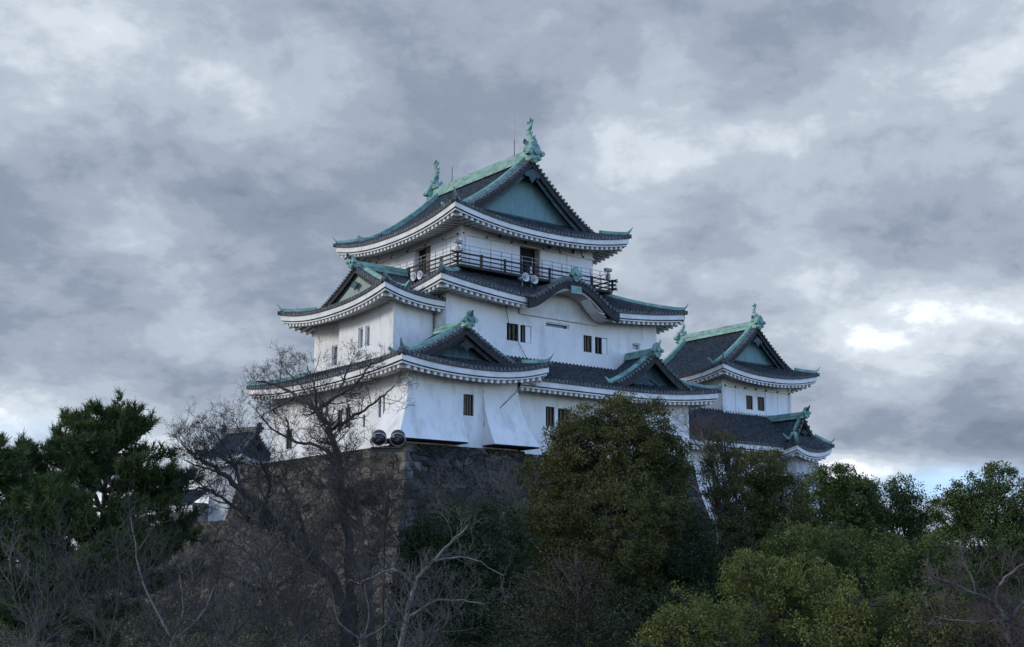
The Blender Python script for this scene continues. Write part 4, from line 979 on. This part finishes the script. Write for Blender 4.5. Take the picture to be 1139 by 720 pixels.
bare('bare_tree', 'leafless pinkish tree between the big round tree and the turret', 66,
     [([(800, 640), (796, 560), (788, 510), (780, 480)], .13, .05), ([(788, 510), (772, 490), (762, 470)], .05, .02), ([(796, 560), (770, 540), (755, 520)], .05, .02), ([(788, 520), (802, 495), (806, 478)], .05, .02), ([(796, 560), (815, 540), (822, 515)], .05, .02)],
     53, 'twigred', 'barkpale', 3, 1.15, (3, 4), None, 'tree', ZG, 2.6, .14, start=.4)
# ------------------------------------------------------------------ right row
broadleaf('slender_tree', 'slender yellow-green tree with thin foliage in front of the turret', 58, [(806, 496, 20, 18, 0), (798, 530, 26, 28, 0), (815, 565, 30, 32, 0), (800, 605, 38, 36, 0)], 806, 'leafolive', 61, .13, 1.8, 56, .36, thin=.05, rtrunk=.14)
broadleaf('evergreen_tree', 'olive evergreen tree below the small gabled porch of the turret', 60, [(848, 524, 36, 26, 0), (835, 560, 34, 34, 0), (868, 560, 32, 36, 0), (850, 610, 48, 45, 0)], 852, 'leafolive', 62, .15, 1.9, 70, .42, rtrunk=.22)
broadleaf('evergreen_tree', 'dark evergreen tree just right of the turret, its top level with the porch wall', 64, [(932, 532, 26, 18, 0), (912, 562, 38, 30, 0), (950, 555, 30, 28, 0), (965, 545, 16, 14, 1), (925, 610, 58, 46, 0), (962, 605, 30, 38, 0)], 932, 'leafdark', 63, .17, 1.7, 60, .44, rtrunk=.2)
broadleaf('evergreen_tree', 'dark evergreen tree with an open ragged top, second from the turret', 66, [(1002, 542, 20, 14, 0), (990, 568, 28, 24, 0), (1016, 566, 20, 20, 0), (1000, 605, 46, 40, 0), (1020, 625, 30, 35, 0)], 1002, 'leafdark', 64, .17, 1.5, 54, .44, rtrunk=.16)
broadleaf('evergreen_tree', 'broad dark evergreen tree near the right edge, sky showing between its clumps', 62, [(1112, 532, 24, 16, 0), (1078, 548, 26, 18, 0), (1062, 570, 28, 24, 0), (1100, 570, 38, 30, 0), (1140, 575, 26, 30, 0), (1085, 610, 60, 40, 0), (1140, 620, 30, 36, 0)], 1092, 'leafdark', 65, .17, 1.5, 58, .44, rtrunk=.2)
broadleaf('evergreen_tree', 'dark evergreen tree cut by the right edge', 68, [(1160, 545, 26, 18, 0), (1168, 590, 40, 45, 0)], 1165, 'leafdark', 66, .17, 1.5, 56, .42, rtrunk=.24)
broadleaf('evergreen_tree', 'dark evergreen tree filling the gap behind the light green trees', 54, [(890, 620, 50, 40, 0), (960, 640, 60, 45, 0), (1030, 640, 50, 45, 0), (900, 670, 55, 50, 0), (1000, 690, 80, 50, 0)], 960, 'leafdark', 67, .16, 1.4, 62, .45, rtrunk=.3)
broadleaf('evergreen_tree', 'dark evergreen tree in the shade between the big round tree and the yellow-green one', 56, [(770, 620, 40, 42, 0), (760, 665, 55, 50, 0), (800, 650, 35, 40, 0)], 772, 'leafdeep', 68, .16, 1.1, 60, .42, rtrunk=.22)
broadleaf('evergreen_tree', 'low dark evergreen tree in the gap behind the lower right bare tree', 72, [(1045, 625, 50, 26, 0), (1100, 635, 60, 30, 0), (985, 630, 40, 26, 0), (1040, 665, 90, 40, 0)], 1045, 'leafdark', 69, .17, 1.4, 56, .45, rtrunk=.2)
# lighter trees in front at the lower right
broadleaf('light_green_tree', 'light green bushy tree at the bottom, leftmost of the light green trees', 38, [(762, 690, 45, 28, 0), (740, 715, 30, 30, 0), (800, 712, 40, 34, 0)], 765, 'leaflight', 71, .12, 1.5, 70, .30, rtrunk=.14)
broadleaf('light_green_tree', 'tall light green tree with a rounded top below the turret', 42, [(838, 640, 42, 24, 0), (885, 650, 46, 36, 0), (850, 680, 60, 42, 0), (905, 695, 50, 45, 0), (820, 715, 45, 35, 0)], 862, 'leaflight', 72, .12, 1.3, 70, .34, rtrunk=.2)
broadleaf('light_green_tree', 'light green tree with a dense dome at the bottom, rightmost of the light green trees', 37, [(955, 672, 36, 26, 0), (938, 705, 45, 36, 0), (978, 710, 42, 38, 0)], 956, 'leaflight', 73, .12, 1.5, 72, .30, rtrunk=.14)
broadleaf('olive_shrub', 'dull olive shrub at the bottom right below the bare tree', 36, [(1040, 690, 44, 28, 0), (1085, 710, 50, 30, 0), (1130, 700, 40, 36, 0)], 1075, 'leafolive', 74, .12, 1.3, 60, .32, cat='shrub', rtrunk=.1)
bare('bare_tree', 'spreading bare tree with pale limbs at the lower right corner', 27,
     [([(1128, 770), (1122, 715), (1120, 690), (1108, 672)], .07, .045), ([(1108, 672), (1085, 660), (1062, 650), (1040, 642)], .035, .012), ([(1108, 672), (1112, 650), (1128, 635), (1142, 625)], .035, .012), ([(1120, 690), (1095, 692), (1060, 690), (1040, 686)], .03, .01), ([(1085, 660), (1080, 640), (1070, 625)], .022, .01), ([(1120, 690), (1138, 670), (1150, 660)], .035, .015)],
     75, 'twigred', 'barkpale', 3, .62, (3, 5), None, 'tree', ZG, 5.0, .10, minr=.004)
# ------------------------------------------------------------------ foreground bare shrubs, lower left
fgl = ['bare sapling with long thin stems at the far left bottom', 'bare shrub with arching dark stems below the tall pine', 'bare shrub with one tall pale stem before the left stone rampart', 'bare bush with crossing stems in the bottom left middle', 'tangled bare bush before the leaning tree trunk', 'bare bush with pale stems left of the crooked branches', 'leafless bush below the crooked pale branches']
for i, (px, Y, tops) in enumerate([(40, 27, [(10, 610), (50, 625), (90, 640)]), (120, 26, [(70, 600), (130, 590), (165, 620)]), (190, 24, [(145, 575), (200, 640), (240, 650)]), (255, 27, [(215, 650), (262, 635), (300, 620)]), (330, 28, [(290, 610), (335, 600), (370, 640)]), (400, 29, [(370, 660), (405, 650), (440, 670)]), (470, 30, [(445, 660), (480, 668), (515, 660)])]):
    lm = [([(px, 790), (px - 3, 740), (px + 2, 705)], .05, .028)] + [([(px + 2, 712), ((px + tx) / 2 + (8 if tx > px else -8), (705 + ty) / 2 + 8), (tx, ty)], .026, .008) for tx, ty in tops]
    bare('bare_shrub', fgl[i], Y, lm, 81 + i, 'twigpale' if i % 3 == 0 else 'twig', 'barkpale' if i in (2, 5) else 'bark', 3, .9, (2, 4), None, 'shrub', ZG, 3.8, .12, .75, .004, start=.1)
# mid-distance thicket behind them: separate shrubs in a row
tl = ['leftmost', 'second from left', 'third from left', 'fourth from left', 'fifth from left', 'rightmost']
for i, px in enumerate([40, 105, 170, 235, 300, 360]):
    bare('bare_shrub', f'brown leafless shrub in the row under the pines, {tl[i]}', 42, [([(px, 760), (px, 690)], .06, .03), ([(px, 700), (px - 35, 655)], .03, .012), ([(px, 700), (px + 35, 650)], .03, .012), ([(px, 690), (px + 4, 640)], .03, .012)],
         101 + i, 'twig', 'bark', 3, 1.1, (3, 4), 'leafless shrubs in a row under the pines', 'shrub', ZG, 2.4, .12, .8, .007, start=.1)
# dark undergrowth mass that nobody could count
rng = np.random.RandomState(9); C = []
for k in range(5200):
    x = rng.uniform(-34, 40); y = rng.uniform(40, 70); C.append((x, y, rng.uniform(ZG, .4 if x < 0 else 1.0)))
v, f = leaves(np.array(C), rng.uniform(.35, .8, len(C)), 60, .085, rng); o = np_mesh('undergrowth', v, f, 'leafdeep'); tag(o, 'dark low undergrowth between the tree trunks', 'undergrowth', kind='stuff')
# far wood closing the horizon behind the castle hill
C = []
for k in range(5200):
    th_ = rng.uniform(-1.15, 1.15); d_ = rng.uniform(150, 200); h_ = 4.5 + 1.6 * math.sin(th_ * 23) + 1.2 * math.sin(th_ * 61 + 1)
    C.append((d_ * math.sin(th_), d_ * math.cos(th_), ZG + h_ * rng.uniform(0, 1) ** .6))
v, f = leaves(np.array(C), rng.uniform(1.0, 2.0, len(C)), 26, .55, rng); o = np_mesh('far_wood', v, f, 'leafdark'); tag(o, 'dark belt of far woodland behind the castle', 'woodland', kind='stuff')
# ------------------------------------------------------------------ floodlight mast
FY = 58; fo = at(427, 640, FY); fl = empty('floodlight_mast', (fo.x, FY, ZG)); tag(fl, 'slender mast with two round floodlights at the corner of the stone base', 'floodlight')
zt = at(427, 499, FY).z - ZG
b = MB(); b.tube([(0, 0, 0), (0, 0, zt)], [.05, .035], 8); b.build('pole', 'black', fl)
b = MB(); b.box(-.70, .70, -.18, .18, zt, zt + .06); b.box(-.70, .70, -.03, .03, zt - .16, zt); b.build('platform', 'black', fl)
for px in (421.5, 442.5):
    dx_ = at(px, 488, FY).x - fo.x; zc = at(px, 488, FY).z - ZG; b = MB(); rows = []
    dirv = Vector((-.05, .80, .62)).normalized(); sx_ = dirv.cross(Vector((0, 0, 1))).normalized(); up_ = sx_.cross(dirv); c0 = Vector((dx_, 0, zc + .02))
    for q, r_ in ((-.30, .06), (-.27, .18), (-.16, .29), (0, .345), (.14, .345), (.22, .33)):
        rows.append([tuple(c0 + dirv * q + (sx_ * math.cos(a) + up_ * math.sin(a)) * r_) for a in [k * math.pi / 9 for k in range(18)]])
    b.loft(rows); h_ = b.build('lamp_head', 'black', fl, True)
    b = MB(); b.loft([[tuple(c0 + dirv * .215 + (sx_ * math.cos(a) + up_ * math.sin(a)) * .30) for a in [k * math.pi / 9 for k in range(18)]], [tuple(c0 + dirv * .235 + (sx_ * math.cos(a) + up_ * math.sin(a)) * .28) for a in [k * math.pi / 9 for k in range(18)]]]); b.build('lamp_glass', 'lampglass', h_)
    b = MB(); b.tube([tuple(c0 - dirv * .12 + (sx_ * math.cos(a) + up_ * math.sin(a)) * .345) for a in [k * math.pi / 9 for k in range(19)]], .022, 5); b.build('rim', 'horn', h_)
    b = MB(); b.tube([(dx_ - .38, 0, zc), (dx_ - .36, 0, zc - .22), (dx_ - .2, 0, zt + .06), (dx_ + .2, 0, zt + .06), (dx_ + .36, 0, zc - .22), (dx_ + .38, 0, zc)], .03, 6); b.build('yoke', 'black', fl)
